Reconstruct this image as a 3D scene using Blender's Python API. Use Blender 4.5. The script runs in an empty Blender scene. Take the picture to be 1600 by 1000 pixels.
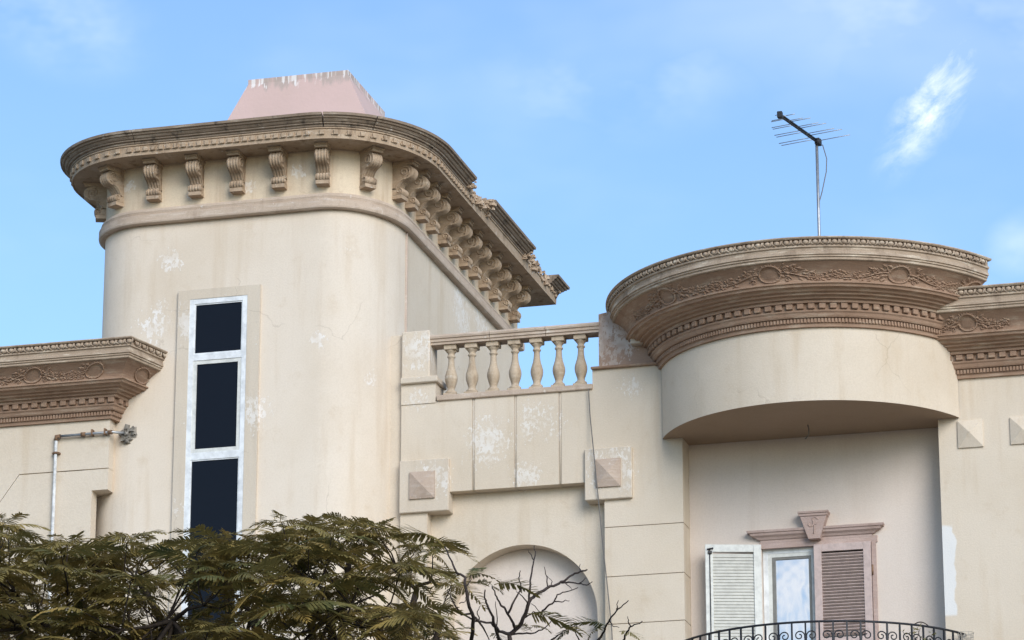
import bpy, bmesh, math, random
from mathutils import Vector, Matrix
R = math.radians
random.seed(7)
scene = bpy.context.scene
COL = scene.collection
# ------------------------------------------------------------------ camera
FPX, PITCH, YAW = 5500.0, 0.3024354, 0.2672622
CAM = Vector((0, 0, 1.6))
FW = Vector((-math.sin(YAW) * math.cos(PITCH), math.cos(YAW) * math.cos(PITCH), math.sin(PITCH)))
RT = Vector((math.cos(YAW), math.sin(YAW), 0))
UP = RT.cross(FW)
cd = bpy.data.cameras.new('camera')
cd.sensor_width = 36; cd.lens = FPX / 1600 * 36; cd.clip_end = 3000; cd.clip_start = 0.1
cam = bpy.data.objects.new('camera', cd)
COL.objects.link(cam)
cam.matrix_world = Matrix.Translation(CAM) @ Matrix((RT, UP, -FW)).transposed().to_4x4()
scene.camera = cam
# ------------------------------------------------------------------ sky, sun, exposure
SUN_EL, SUN_AZ = R(27), R(143)            # azimuth from +Y towards +X: behind the viewer, to the right
world = bpy.data.worlds.new('World'); scene.world = world; world.use_nodes = True
SKY_STRENGTH = 0.115
sun_d = bpy.data.lights.new('sun', 'SUN')
sun_d.energy = 1.5; sun_d.angle = R(34); sun_d.color = (1.0, 0.955, 0.90)
sun = bpy.data.objects.new('sun', sun_d); COL.objects.link(sun)
to_sun = Vector((math.sin(SUN_AZ) * math.cos(SUN_EL), math.cos(SUN_AZ) * math.cos(SUN_EL), math.sin(SUN_EL)))
sun.rotation_euler = to_sun.to_track_quat('Z', 'Y').to_euler()
sun.location = (10, -10, 40)
scene.render.engine = 'CYCLES'
vs = scene.view_settings
vs.view_transform = 'Standard'; vs.look = 'None'; vs.gamma = 1.0; vs.use_curve_mapping = False
vs.exposure = 0.85

# ------------------------------------------------------------------ pixel helpers: a pixel gives a direction, a plane gives the distance
def ray(x, y): return FW + RT * ((x - 800) / FPX) + UP * ((500 - y) / FPX)
def atY(x, y, Y): d = ray(x, y); return CAM + d * (Y / d.y)
def atX(x, y, X): d = ray(x, y); return CAM + d * (X / d.x)
def atZ(x, y, Z): d = ray(x, y); return CAM + d * ((Z - CAM.z) / d.z)
def pix(P):
    d = Vector(P) - CAM; z = d.dot(FW)
    return (800 + FPX * d.dot(RT) / z, 500 - FPX * d.dot(UP) / z)

# ------------------------------------------------------------------ node helpers
class NT:
    def __init__(s, tree): s.t = tree; s.n = tree.nodes; s.l = tree.links
    def add(s, typ, **kw):
        n = s.n.new(typ)
        for k, v in kw.items(): setattr(n, k, v)
        return n
    def put(s, sock, v):
        if v is None: return
        if isinstance(v, bpy.types.NodeSocket): s.l.new(v, sock)
        elif isinstance(v, (tuple, list)) and len(v) == 3 and sock.type == 'RGBA': sock.default_value = (*v, 1)
        else: sock.default_value = v
    def math(s, op, a, b=None, clamp=False):
        n = s.add('ShaderNodeMath', operation=op, use_clamp=clamp); s.put(n.inputs[0], a); s.put(n.inputs[1], b); return n.outputs[0]
    def mix(s, f, a, b, mode='MIX'):
        n = s.add('ShaderNodeMix', data_type='RGBA', blend_type=mode); s.put(n.inputs[0], f); s.put(n.inputs[6], a); s.put(n.inputs[7], b); return n.outputs[2]
    def ramp(s, v, a, b, lo=0.0, hi=1.0, smooth=True):
        n = s.add('ShaderNodeMapRange', interpolation_type='SMOOTHSTEP' if smooth else 'LINEAR')
        s.put(n.inputs[0], v); s.put(n.inputs[1], a); s.put(n.inputs[2], b); s.put(n.inputs[3], lo); s.put(n.inputs[4], hi); return n.outputs[0]
    def noise(s, vec, scale, detail=4, rough=0.55, dist=0.0):
        n = s.add('ShaderNodeTexNoise'); s.put(n.inputs['Vector'], vec); n.inputs['Scale'].default_value = scale
        n.inputs['Detail'].default_value = detail; n.inputs['Roughness'].default_value = rough; n.inputs['Distortion'].default_value = dist
        return n.outputs['Fac']
    def scale(s, vec, k):
        n = s.add('ShaderNodeVectorMath', operation='MULTIPLY'); s.put(n.inputs[0], vec); n.inputs[1].default_value = k; return n.outputs[0]
    def pos(s): return s.add('ShaderNodeNewGeometry').outputs['Position']

def material(name):
    m = bpy.data.materials.new(name); m.use_nodes = True
    return m, NT(m.node_tree), m.node_tree.nodes['Principled BSDF']
def bump(nt, bs, h, strength, dist=0.01):
    b = nt.add('ShaderNodeBump'); b.inputs['Strength'].default_value = strength; b.inputs['Distance'].default_value = dist
    nt.put(b.inputs['Height'], h); nt.l.new(b.outputs[0], bs.inputs['Normal'])

def falloff(nt, P, centres):
    acc = None
    for (c, r) in centres:
        n = nt.add('ShaderNodeVectorMath', operation='DISTANCE'); nt.put(n.inputs[0], P); n.inputs[1].default_value = c
        v = nt.ramp(n.outputs['Value'], 0.0, r, 1.0, 0.0)
        acc = v if acc is None else nt.math('MAXIMUM', acc, v)
    return acc

def plaster(name, c1, c2, c3, peel=None, peel_col=(.73, .70, .66), general=0.5, wash=None, stain=0.4, crack=True, rough=0.9):
    m, nt, bs = material(name)
    P = nt.pos()
    col = nt.mix(nt.ramp(nt.noise(P, .7, 5, .6), .32, .68), c1, c2)
    streak = nt.noise(nt.scale(P, (5, 5, .45)), 1.0, 4, .62)
    col = nt.mix(nt.math('MULTIPLY', nt.ramp(streak, .50, .74), stain), col, c3)
    blot = nt.noise(P, 3.3, 4, .7)
    col = nt.mix(nt.math('MULTIPLY', nt.ramp(blot, .56, .76), stain * .9), col, c3)
    grain = nt.noise(P, 55, 2, .7)
    col = nt.mix(nt.ramp(grain, .3, .75, 0, .16), col, (c3[0] * .7, c3[1] * .7, c3[2] * .7))
    h = nt.math('MULTIPLY', grain, .4)
    und = nt.noise(P, 2.2, 1)
    h = nt.math('ADD', h, nt.math('MULTIPLY', und, 1.3))
    if crack:
        v = nt.add('ShaderNodeTexVoronoi', feature='DISTANCE_TO_EDGE'); v.inputs['Scale'].default_value = .85
        w = nt.add('ShaderNodeTexNoise'); nt.put(w.inputs['Vector'], P); w.inputs['Scale'].default_value = 2.5; w.inputs['Detail'].default_value = 5
        va = nt.add('ShaderNodeVectorMath', operation='MULTIPLY_ADD'); nt.put(va.inputs[0], w.outputs['Color']); va.inputs[1].default_value = (.5, .5, .5); nt.put(va.inputs[2], P)
        nt.put(v.inputs['Vector'], va.outputs[0])
        ck = nt.ramp(v.outputs['Distance'], .0, .0075, 1, 0)
        ck = nt.math('MULTIPLY', ck, nt.ramp(nt.noise(P, .9, 2), .52, .62))
        col = nt.mix(nt.math('MULTIPLY', ck, .26), col, (c3[0] * .45, c3[1] * .42, c3[2] * .4))
    pn = nt.noise(nt.scale(P, (1, 1, .62)), 26.0, 5, .72)
    pn2 = nt.noise(nt.scale(P, (1, 1, .5)), 3.1, 3, .5)
    val = nt.math('ADD', nt.math('MULTIPLY', pn, .72), nt.math('MULTIPLY', pn2, .28))
    thr = general
    if peel:
        f = falloff(nt, P, peel)
        thr = nt.math('SUBTRACT', general, nt.math('MULTIPLY', f, general - .455))
    d = nt.math('SUBTRACT', val, thr)
    mask = nt.ramp(d, 0.0, .012)
    rim = nt.math('MULTIPLY', nt.ramp(d, -.02, 0.0), nt.math('SUBTRACT', 1.0, mask))
    col = nt.mix(nt.math('MULTIPLY', rim, .22), col, (c3[0] * .6, c3[1] * .55, c3[2] * .5))
    col = nt.mix(nt.math('MULTIPLY', mask, nt.ramp(nt.noise(P, 7, 2), .3, .7, .25, .75)), col, peel_col)
    if wash:
        f = None
        for (x0, x1, z0, z1) in wash:
            s = nt.add('ShaderNodeSeparateXYZ'); nt.put(s.inputs[0], P)
            e = nt.math('MULTIPLY', nt.math('SUBTRACT', nt.noise(P, 3.5, 3), .5), .16)
            xx = nt.math('ADD', s.outputs[0], e)
            a = nt.math('MULTIPLY', nt.ramp(xx, x0 - .01, x0 + .01), nt.ramp(xx, x1 - .012, x1 + .012, 1, 0))
            b = nt.math('MULTIPLY', nt.ramp(s.outputs[2], z0 - .02, z0 + .02), nt.ramp(nt.math('ADD', s.outputs[2], e), z1 - .02, z1 + .02, 1, 0))
            f = nt.math('MULTIPLY', a, b)
        col = nt.mix(nt.math('MULTIPLY', f, .85), col, (.70, .70, .69))
    nt.put(bs.inputs['Base Color'], col); bs.inputs['Roughness'].default_value = rough
    bs.inputs['Specular IOR Level'].default_value = .25
    bump(nt, bs, h, .5, .012)
    return m

def stone(name, base, light, dark, edge=.55, grime=.6, seed=0.0, peelw=.0):
    m, nt, bs = material(name)
    P = nt.pos()
    a = nt.noise(P, 2.1 + seed, 5, .6)
    col = nt.mix(nt.ramp(a, .3, .7), base, (base[0] * .86, base[1] * .84, base[2] * .82))
    s1 = nt.noise(nt.scale(P, (3.5, 3.5, 22)), 1.0, 4, .65)
    col = nt.mix(nt.math('MULTIPLY', nt.ramp(s1, .5, .72), edge), col, light)
    s2 = nt.noise(nt.scale(P, (7, 7, 3)), 1.0, 4, .7)
    col = nt.mix(nt.math('MULTIPLY', nt.ramp(s2, .52, .72), grime), col, dark)
    g = nt.noise(P, 60, 2, .7)
    col = nt.mix(nt.ramp(g, .35, .8, 0, .25), col, dark)
    if peelw > 0:
        pk = nt.noise(P, 11, 6, .7)
        mk = nt.ramp(pk, .64, .66)
        col = nt.mix(nt.math('MULTIPLY', mk, peelw), col, (.66, .62, .56))
    nt.put(bs.inputs['Base Color'], col); bs.inputs['Roughness'].default_value = .9
    bs.inputs['Specular IOR Level'].default_value = .2
    h = nt.math('ADD', nt.math('MULTIPLY', s1, .8), nt.math('MULTIPLY', g, .5))
    bump(nt, bs, h, .55, .01)
    return m

def simple(name, col, rough=.6, metal=0.0, var=.12, scale=14, spec=.4, bumpk=.15):
    m, nt, bs = material(name)
    P = nt.pos()
    n = nt.noise(P, scale, 5, .65)
    c = nt.mix(nt.ramp(n, .35, .7, 0, 1), col, tuple(max(0, v * (1 - var * 2)) for v in col))
    nt.put(bs.inputs['Base Color'], c); bs.inputs['Roughness'].default_value = rough; bs.inputs['Metallic'].default_value = metal
    bs.inputs['Specular IOR Level'].default_value = spec
    if bumpk: bump(nt, bs, n, bumpk, .004)
    return m

# ------------------------------------------------------------------ mesh helpers
class MB:
    def __init__(s): s.v = []; s.f = []; s.sm = []
    def vert(s, p): s.v.append(tuple(p)); return len(s.v) - 1
    def face(s, idx, smooth=False): s.f.append(tuple(idx)); s.sm.append(smooth)
    def poly(s, pts, smooth=False): s.face([s.vert(p) for p in pts], smooth)
    def box(s, x0, x1, y0, y1, z0, z1, M=None):
        c = [Vector((x, y, z)) for z in (z0, z1) for y in (y0, y1) for x in (x0, x1)]
        if M: c = [M @ p for p in c]
        i = [s.vert(p) for p in c]
        for f in ((0, 2, 3, 1), (4, 5, 7, 6), (0, 1, 5, 4), (2, 6, 7, 3), (0, 4, 6, 2), (1, 3, 7, 5)): s.face([i[k] for k in f])
    def bevbox(s, x0, x1, y0, y1, z0, z1, b, M=None):
        # chamfered box: eight corners of three vertices
        def corner(sx, sy, sz):
            X = (x0, x1)[sx]; Y = (y0, y1)[sy]; Z = (z0, z1)[sz]
            dx = b if sx == 0 else -b; dy = b if sy == 0 else -b; dz = b if sz == 0 else -b
            ps = [Vector((X, Y + dy, Z + dz)), Vector((X + dx, Y, Z + dz)), Vector((X + dx, Y + dy, Z))]
            return [s.vert(M @ p if M else p) for p in ps]
        c = {(i, j, k): corner(i, j, k) for i in (0, 1) for j in (0, 1) for k in (0, 1)}
        ax = lambda i, order, comp: [c[o][comp] for o in order]
        s.face(ax(0, ((0, 0, 0), (0, 0, 1), (0, 1, 1), (0, 1, 0)), 0)); s.face(ax(0, ((1, 0, 0), (1, 1, 0), (1, 1, 1), (1, 0, 1)), 0))
        s.face(ax(0, ((0, 0, 0), (1, 0, 0), (1, 0, 1), (0, 0, 1)), 1)); s.face(ax(0, ((0, 1, 0), (0, 1, 1), (1, 1, 1), (1, 1, 0)), 1))
        s.face(ax(0, ((0, 0, 0), (0, 1, 0), (1, 1, 0), (1, 0, 0)), 2)); s.face(ax(0, ((0, 0, 1), (1, 0, 1), (1, 1, 1), (0, 1, 1)), 2))
        for i in (0, 1):
            for j in (0, 1):
                s.face([c[i, j, 0][0], c[i, j, 0][1], c[i, j, 1][1], c[i, j, 1][0]])
                s.face([c[i, 0, j][0], c[i, 0, j][2], c[i, 1, j][2], c[i, 1, j][0]])
                s.face([c[0, i, j][1], c[0, i, j][2], c[1, i, j][2], c[1, i, j][1]])
        for k in c.values(): s.face(k)
    def tube(s, pts, r, seg=6, cap=True):
        pts = [Vector(p) for p in pts]; n = len(pts)
        rs = r if isinstance(r, (list, tuple)) else [r] * n
        rings = []; prev = None
        for i, p in enumerate(pts):
            t = (pts[min(i + 1, n - 1)] - pts[max(i - 1, 0)])
            t = t.normalized() if t.length > 1e-9 else Vector((0, 0, 1))
            if prev is None:
                a = Vector((0, 0, 1)) if abs(t.z) < .9 else Vector((1, 0, 0)); u = t.cross(a).normalized()
            else:
                u = (prev - t * prev.dot(t)); u = u.normalized() if u.length > 1e-6 else t.orthogonal().normalized()
            prev = u; w = t.cross(u)
            rings.append([s.vert(p + (u * math.cos(2 * math.pi * k / seg) + w * math.sin(2 * math.pi * k / seg)) * rs[i]) for k in range(seg)])
        for a, b in zip(rings, rings[1:]):
            for k in range(seg): s.face((a[k], a[(k + 1) % seg], b[(k + 1) % seg], b[k]), True)
        if cap: s.face(rings[0][::-1]); s.face(rings[-1])
    def lathe(s, prof, seg=16, c=(0, 0, 0)):
        rings = [[s.vert((c[0] + r * math.cos(2 * math.pi * k / seg), c[1] + r * math.sin(2 * math.pi * k / seg), c[2] + z)) for k in range(seg)] for (z, r) in prof]
        for a, b in zip(rings, rings[1:]):
            for k in range(seg): s.face((a[k], a[(k + 1) % seg], b[(k + 1) % seg], b[k]), True)
        s.face(rings[0][::-1]); s.face(rings[-1])
    def sweep(s, prof, st, closed=False, cap=True, smooth=False):
        # prof: (p, z) points from bottom to top; st: stations (x, y, mx, my)
        cols = [[s.vert((b[0] + b[2] * p, b[1] + b[3] * p, z)) for (p, z) in prof] for b in st]
        m = len(prof)
        for a, b in zip(cols, cols[1:]):
            for k in range(m if closed else m - 1): s.face((a[k], b[k], b[(k + 1) % m], a[(k + 1) % m]), smooth)
        if cap: s.face(cols[0]); s.face(cols[-1][::-1])
    def prism(s, pts, y0, y1):
        # polygon in (x, z) extruded from y0 (front) to y1
        a = [s.vert((x, y0, z)) for x, z in pts]; b = [s.vert((x, y1, z)) for x, z in pts]
        s.face(a); s.face(b[::-1]); n = len(pts)
        for k in range(n): s.face((a[k], b[k], b[(k + 1) % n], a[(k + 1) % n]))
    def prismz(s, pts, z0, z1, smooth=False):
        a = [s.vert((x, y, z0)) for x, y in pts]; b = [s.vert((x, y, z1)) for x, y in pts]
        s.face(a[::-1]); s.face(b); n = len(pts)
        for k in range(n): s.face((a[k], a[(k + 1) % n], b[(k + 1) % n], b[k]), smooth)
    def mesh(s, name):
        me = bpy.data.meshes.new(name); me.from_pydata(s.v, [], s.f)
        me.polygons.foreach_set('use_smooth', s.sm); 
        bm = bmesh.new(); bm.from_mesh(me); bmesh.ops.recalc_face_normals(bm, faces=bm.faces); bm.to_mesh(me); bm.free()
        me.update(); return me
    def build(s, name, mat, parent=None, loc=None):
        return place(s.mesh(name), name, mat, parent, loc)

def place(me, name, mat, parent=None, loc=None, rotz=None, M=None):
    if mat and not me.materials: me.materials.append(mat)
    o = bpy.data.objects.new(name, me); COL.objects.link(o)
    if M is not None: o.matrix_basis = M
    else:
        if loc is not None: o.location = loc
        if rotz is not None: o.rotation_euler = (0, 0, rotz)
    if parent is not None:
        o.parent = parent
        if parent.type == 'EMPTY': o.matrix_parent_inverse = Matrix.Translation(-parent.location)
        else:
            o.matrix_parent_inverse = parent.matrix_basis.inverted()
    return o
def tag(o, label=None, cat=None, group=None, kind=None):
    if label: o['label'] = label
    if cat: o['category'] = cat
    if group: o['group'] = group
    if kind: o['kind'] = kind
    return o
def thing(name, loc, label, cat, group=None):
    o = bpy.data.objects.new(name, None); COL.objects.link(o); o.location = loc; o.empty_display_size = .3
    return tag(o, label, cat, group)

# ------------------------------------------------------------------ layout, from the photograph
YF = 37.0                                   # main facade plane
YR = YF + .33                               # back wall of the balcony recess
DC = (-6.724, 37.67); DR = 1.7985           # centre and radius of the bow over the balcony
ZS = 10.43 + 1.6                            # its underside
ZD = 11.245 + 1.6                          # foot of its cornice
CH = .915                                   # cornice height
YT = 36.4; TR = .7                          # tower front plane and corner radius
XTR = -11.54                                # tower right side plane
XTL = -15.13                                # tower left side plane
TRX, TRY = .76, 1.01                        # the wider right-hand corner
YTS = YT + TR                               # where the round corners end
YTB = 43.3                                  # tower rear
YW = 36.3                                   # left wing wall plane
ZT0 = atY(285, 347, YT - .07).z + .02       # underside of the tower's string course
XW = atY(172, 652, YW).x                    # corner of left wing

# ------------------------------------------------------------------ materials
def pc(x, y, Y, r): return (tuple(atY(x, y, Y)), r)
peels = [pc(772, 690, YF, .78), pc(842, 660, YF, .62), pc(822, 742, YF, .42), pc(240, 505, YT, .55), pc(270, 405, YT, .34),
         pc(500, 532, YT + .02, .26), pc(594, 590, YT + .3, .34), pc(545, 385, YT, .24), pc(650, 550, YF - .03, .62), pc(990, 606, YF, .36),
         pc(960, 735, YF - .05, .6), pc(680, 745, YF - .05, .42), pc(650, 625, YF, .36), (tuple(atX(722, 480, XTR)), 1.0), (tuple(atX(750, 500, XTR)), .8), pc(298, 505, YT, .42), pc(398, 640, YT, .42), pc(296, 800, YT, .4)]
M = {}
xw0 = atY(1471, 900, YF).x
M['wall'] = plaster('cream_plaster', (.65, .565, .46), (.60, .51, .40), (.50, .385, .26), peels, general=.70, wash=[(xw0 - .3, atY(1493, 900, YF).x, atY(1480, 962, YF).z, atY(1480, 822, YF).z)])
M['recess'] = plaster('pale_pink_plaster', (.655, .575, .51), (.625, .54, .47), (.52, .42, .34), None, general=.80, stain=.2)
M['ceiling'] = plaster('shade_brown_ceiling', (.35, .255, .18), (.325, .235, .16), (.26, .185, .125), None, general=.80, stain=.2, crack=False)  # the dark brown tone of the shaded underside is put into this colour
M['surround'] = plaster('grey_cream_render', (.61, .53, .43), (.575, .49, .39), (.46, .375, .28), peels, general=.62)
M['brown'] = stone('brown_painted_stucco', (.355, .235, .165), (.56, .46, .35), (.17, .105, .07), edge=.45, grime=.4)
M['corona'] = stone('weathered_corona_stucco', (.43, .335, .25), (.68, .59, .47), (.13, .085, .06), edge=.8, grime=.5, seed=.7)
M['tstone'] = stone('weathered_tan_stucco', (.45, .34, .24), (.62, .53, .42), (.15, .10, .065), edge=.5, grime=.75, seed=.3, peelw=.6)
M['tcrown'] = stone('sooty_tan_stucco', (.28, .215, .16), (.56, .48, .38), (.06, .048, .038), edge=.6, grime=.85, seed=.9, peelw=.4)
M['band'] = stone('pinkish_band_stucco', (.53, .425, .335), (.68, .60, .52), (.27, .19, .14), edge=.5, grime=.35, seed=.5, peelw=.7)
M['diamond'] = stone('mauve_stucco', (.50, .40, .325), (.64, .56, .49), (.30, .22, .17), edge=.4, grime=.3, seed=.2, peelw=.5)
M['mauve'] = stone('mauve_trim_paint', (.47, .355, .315), (.60, .50, .45), (.25, .17, .14), edge=.3, grime=.3, seed=.4)
M['frieze'] = plaster('yellowed_cream_plaster', (.66, .55, .41), (.62, .50, .36), (.42, .30, .20), [pc(300, 300, YT, .2), pc(470, 270, YT, .25), pc(200, 290, YT, .2), pc(385, 290, YT, .2)], general=.66, stain=.6)
M['pedbrown'] = plaster('flaking_brown_paint', (.40, .275, .205), (.36, .245, .18), (.25, .16, .115), [pc(950, 535, YF, .75), pc(945, 510, YF, .5)], peel_col=(.62, .55, .49), general=.68, crack=False)
M['baluster'] = stone('pale_weathered_cast_stone', (.52, .42, .31), (.66, .58, .47), (.24, .17, .11), edge=.45, grime=.55, seed=.6, peelw=.3)
M['slat'] = simple('dusty_slat_paint', (.53, .52, .47), .6, 0, .08)
M['pinkcap'] = None
M['white'] = simple('white_window_paint', (.76, .775, .78), .45, 0, .12, 9)
M['offwhite'] = simple('grey_white_shutter_paint', (.66, .66, .62), .55, 0, .1)
M['shpink'] = simple('mauve_shutter_paint', (.52, .41, .375), .55, 0, .1)
M['alu'] = simple('dull_bronze_aluminium', (.22, .205, .18), .45, .3, .1)
M['iron'] = simple('black_wrought_iron', (.02, .022, .028), .5, .3, .1)
M['steel'] = simple('galvanised_steel', (.42, .43, .44), .45, .7, .15)
M['pipewhite'] = simple('whitewashed_pipe', (.70, .70, .68), .6, 0, .2)
M['rust'] = simple('rusty_fitting', (.25, .15, .09), .8, .2, .3)
M['cement'] = simple('rough_grey_cement', (.30, .27, .23), .95, 0, .3, 20, .2, .8)
M['black'] = simple('black_plastic', (.02, .02, .023), .5, 0, .1)
M['cable'] = simple('grey_cable', (.16, .15, .14), .7, 0, .1)
M['bark'] = simple('dark_bark', (.045, .033, .025), .9, 0, .3, 30, .2, .8)
M['twig'] = simple('grey_brown_twig_bark', (.065, .05, .045), .9, 0, .3, 30, .2, .8)
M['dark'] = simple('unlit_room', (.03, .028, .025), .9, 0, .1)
M['roof'] = simple('grey_roof_screed', (.30, .28, .25), .95, 0, .2, 3)
M['wicker'] = simple('pale_wire_mesh', (.55, .50, .42), .7, 0, .2)
def mat_pinkcap():
    m, nt, bs = material('faded_pink_plaster')
    P = nt.pos()
    c = nt.mix(nt.ramp(nt.noise(P, 1.6, 5), .3, .7), (.58, .415, .375), (.54, .39, .345))
    s = nt.add('ShaderNodeSeparateXYZ'); nt.put(s.inputs[0], P)
    zc_ = atY(466, 117, 37.85).z; up = nt.ramp(s.outputs[2], zc_ - .30, zc_ - .02)
    st = nt.noise(nt.scale(P, (9, 9, 1.1)), 1.0, 5, .6)
    g = nt.ramp(nt.math('ADD', nt.math('MULTIPLY', up, .30), st), .66, .86)
    c = nt.mix(nt.math('MULTIPLY', g, .6), c, (.33, .29, .25))
    st2 = nt.noise(nt.scale(P, (26, 26, 1.5)), 1.0, 3, .5)
    w = nt.ramp(nt.math('ADD', nt.math('MULTIPLY', up, .34), st2), .84, .92)
    c = nt.mix(nt.math('MULTIPLY', nt.math('MULTIPLY', w, nt.ramp(up, .1, .6)), .85), c, (.74, .70, .67))
    nt.put(bs.inputs['Base Color'], c); bs.inputs['Roughness'].default_value = .9
    bump(nt, bs, nt.noise(P, 20, 5), .3, .01)
    return m
M['pinkcap'] = mat_pinkcap()
def mat_glass_dark():
    m, nt, bs = material('dark_tinted_glass')
    P = nt.pos()
    n = nt.noise(P, 30, 6, .8)
    nt.put(bs.inputs['Base Color'], nt.mix(nt.ramp(n, .6, .8, 0, .25), (.007, .009, .0145), (.03, .034, .04)))
    bs.inputs['Roughness'].default_value = .22; bs.inputs['Specular IOR Level'].default_value = .12
    return m
M['dglass'] = mat_glass_dark()
def mat_mirror_glass():
    m, nt, bs = material('reflective_window_glass')
    bs.inputs['Base Color'].default_value = (.52, .53, .54, 1); bs.inputs['Metallic'].default_value = .9; bs.inputs['Roughness'].default_value = .04
    bump(nt, bs, nt.noise(nt.scale(nt.pos(), (1, 1, .6)), 3.0, 2), .05, .05)
    return m
M['mglass'] = mat_mirror_glass()
def mat_leaf(name, cols):
    m, nt, bs = material(name)
    oi = nt.add('ShaderNodeObjectInfo')
    P = nt.pos()
    n = nt.noise(P, 4.5, 4, .6)
    r = nt.math('ADD', nt.math('MULTIPLY', oi.outputs['Random'], .65), nt.math('MULTIPLY', nt.ramp(n, .25, .75), .45))
    c = nt.mix(nt.ramp(r, .05, .55), cols[0], cols[1]); c = nt.mix(nt.ramp(r, .6, 1.0), c, cols[2])
    nt.put(bs.inputs['Base Color'], c); bs.inputs['Roughness'].default_value = .6; bs.inputs['Specular IOR Level'].default_value = .3
    tr = nt.add('ShaderNodeBsdfTranslucent'); nt.put(tr.inputs[0], c)
    ms = nt.add('ShaderNodeMixShader'); ms.inputs[0].default_value = .28
    out = nt.n['Material Output']; nt.l.new(bs.outputs[0], ms.inputs[1]); nt.l.new(tr.outputs[0], ms.inputs[2]); nt.l.new(ms.outputs[0], out.inputs[0])
    return m
M['leaf'] = mat_leaf('olive_brown_foliage', ((.080, .092, .032), (.22, .175, .055), (.38, .265, .082)))
M['leafg'] = mat_leaf('green_foliage', ((.045, .07, .028), (.075, .105, .035), (.10, .12, .045)))
M['ground'] = simple('dark_garden_soil', (.15, .125, .09), .95, 0, .15, 1.2)
M['asphalt'] = simple('grey_asphalt', (.055, .053, .05), .95, 0, .2, 3)
M['kerb'] = simple('worn_paving', (.22, .20, .165), .9, 0, .15, 4)

# ------------------------------------------------------------------ world nodes
def build_world():
    nt = NT(world.node_tree); nt.n.clear()
    out = nt.add('ShaderNodeOutputWorld'); bg = nt.add('ShaderNodeBackground')
    sky = nt.add('ShaderNodeTexSky', sky_type='NISHITA'); sky.sun_disc = False
    sky.sun_elevation = SUN_EL; sky.sun_rotation = SUN_AZ; sky.air_density = 1.0; sky.dust_density = .6; sky.ozone_density = 1.6; sky.altitude = 50
    D = nt.add('ShaderNodeTexCoord').outputs['Generated']
    n1 = nt.noise(nt.scale(D, (1, 1, 2.2)), 3.2, 5, .58)
    cl = nt.ramp(n1, .50, .74)
    soft = nt.noise(nt.scale(D, (1, 1, 1.7)), 21, 4, .6)
    def blob(x, y, rr, ang, asp, mir=False):
        c = ray(x, y)
        if mir: c = Vector((c.x, -c.y, c.z))        # the sky the door glass mirrors
        c.normalize()
        a = RT * math.cos(ang) - UP * math.sin(ang); b = RT * math.sin(ang) + UP * math.cos(ang)
        if mir: a.y *= -1; b.y *= -1
        sub = nt.add('ShaderNodeVectorMath', operation='SUBTRACT'); nt.put(sub.inputs[0], D); sub.inputs[1].default_value = c
        def dot(v, q):
            n = nt.add('ShaderNodeVectorMath', operation='DOT_PRODUCT'); nt.put(n.inputs[0], sub.outputs[0]); n.inputs[1].default_value = v * q; return n.outputs['Value']
        u = dot(a, 1 / rr); v = dot(b, asp / rr); w = dot(c, 1.0)
        d = nt.math('SQRT', nt.math('ADD', nt.math('MULTIPLY', u, u), nt.math('MULTIPLY', v, v)))
        return u, v, nt.math('MULTIPLY', nt.ramp(d, 0, 1, 1, 0), nt.ramp(w, -.5, -.4))
    u, v, f = blob(1456, 160, .031, R(-58), 2.7)
    cv = nt.add('ShaderNodeCombineXYZ'); nt.put(cv.inputs[0], nt.math('MULTIPLY', u, .8)); nt.put(cv.inputs[1], nt.math('ADD', nt.math('MULTIPLY', v, .55), nt.math('MULTIPLY', u, .35))); cv.inputs[2].default_value = 3.4
    acc = nt.math('MULTIPLY', nt.math('MULTIPLY', nt.ramp(nt.noise(cv.outputs[0], 2.4, 6, .66, .4), .26, .95), f), .85)
    faint = nt.ramp(soft, .32, .72)
    for (x, y, rr, k, ang, asp) in ((960, 122, .06, .16, R(-8), 2.4), (90, 25, .035, .24, R(20), 1.7), (1430, -10, .085, .20, R(6), 1.9), (1592, 380, .014, .25, R(-40), 1.2)):
        f = blob(x, y, rr, ang, asp)[2]; acc = nt.math('MAXIMUM', acc, nt.math('MULTIPLY', nt.math('MULTIPLY', faint, f), k))
    u, v, f = blob(1238, 935, .024, R(20), 1.0, True)
    puff = nt.ramp(nt.noise(D, 60, 3, .5), .22, .60)
    acc = nt.math('MAXIMUM', acc, nt.math('MULTIPLY', nt.math('MULTIPLY', puff, f), 1.2))
    acc = nt.math('MAXIMUM', acc, nt.math('MULTIPLY', cl, .12))
    tint = nt.mix(1.0, sky.outputs[0], SKY_TINT, 'MULTIPLY')
    col = nt.mix(nt.math('MINIMUM', acc, 1.0), tint, (9.2, 9.0, 8.9))
    nt.put(bg.inputs['Color'], col); bg.inputs['Strength'].default_value = SKY_STRENGTH
    nt.l.new(bg.outputs[0], out.inputs[0])
SKY_TINT = (.885, 1.0, 1.10)
build_world()
world.cycles.sampling_method = 'MANUAL'; world.cycles.sample_map_resolution = 512

# ------------------------------------------------------------------ ground
ZG = 0.0
def ground():
    g = MB(); g.poly([(-600, -500, ZG - .13), (600, -500, ZG - .13), (600, 700, ZG - .13), (-600, 700, ZG - .13)])
    tag(g.build('ground', M['ground']), kind='structure')
    r = MB(); r.poly([(-200, 8, ZG - .126), (200, 8, ZG - .126), (200, 22, ZG - .126), (-200, 22, ZG - .126)])
    tag(r.build('road', M['asphalt']), kind='structure')
    for a, b in ((22, 36.4), (-3, 8)):
        p = MB(); p.box(-200, 200, a, b, ZG - .2, ZG); tag(p.build('pavement', M['kerb']), kind='structure')
ground()

# ------------------------------------------------------------------ villa
villa = thing('villa', (-9, 38, 0), 'cream plastered villa with round-cornered tower, carved brown cornices and a bowed balcony roof', 'building')
W = M['wall']

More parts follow.
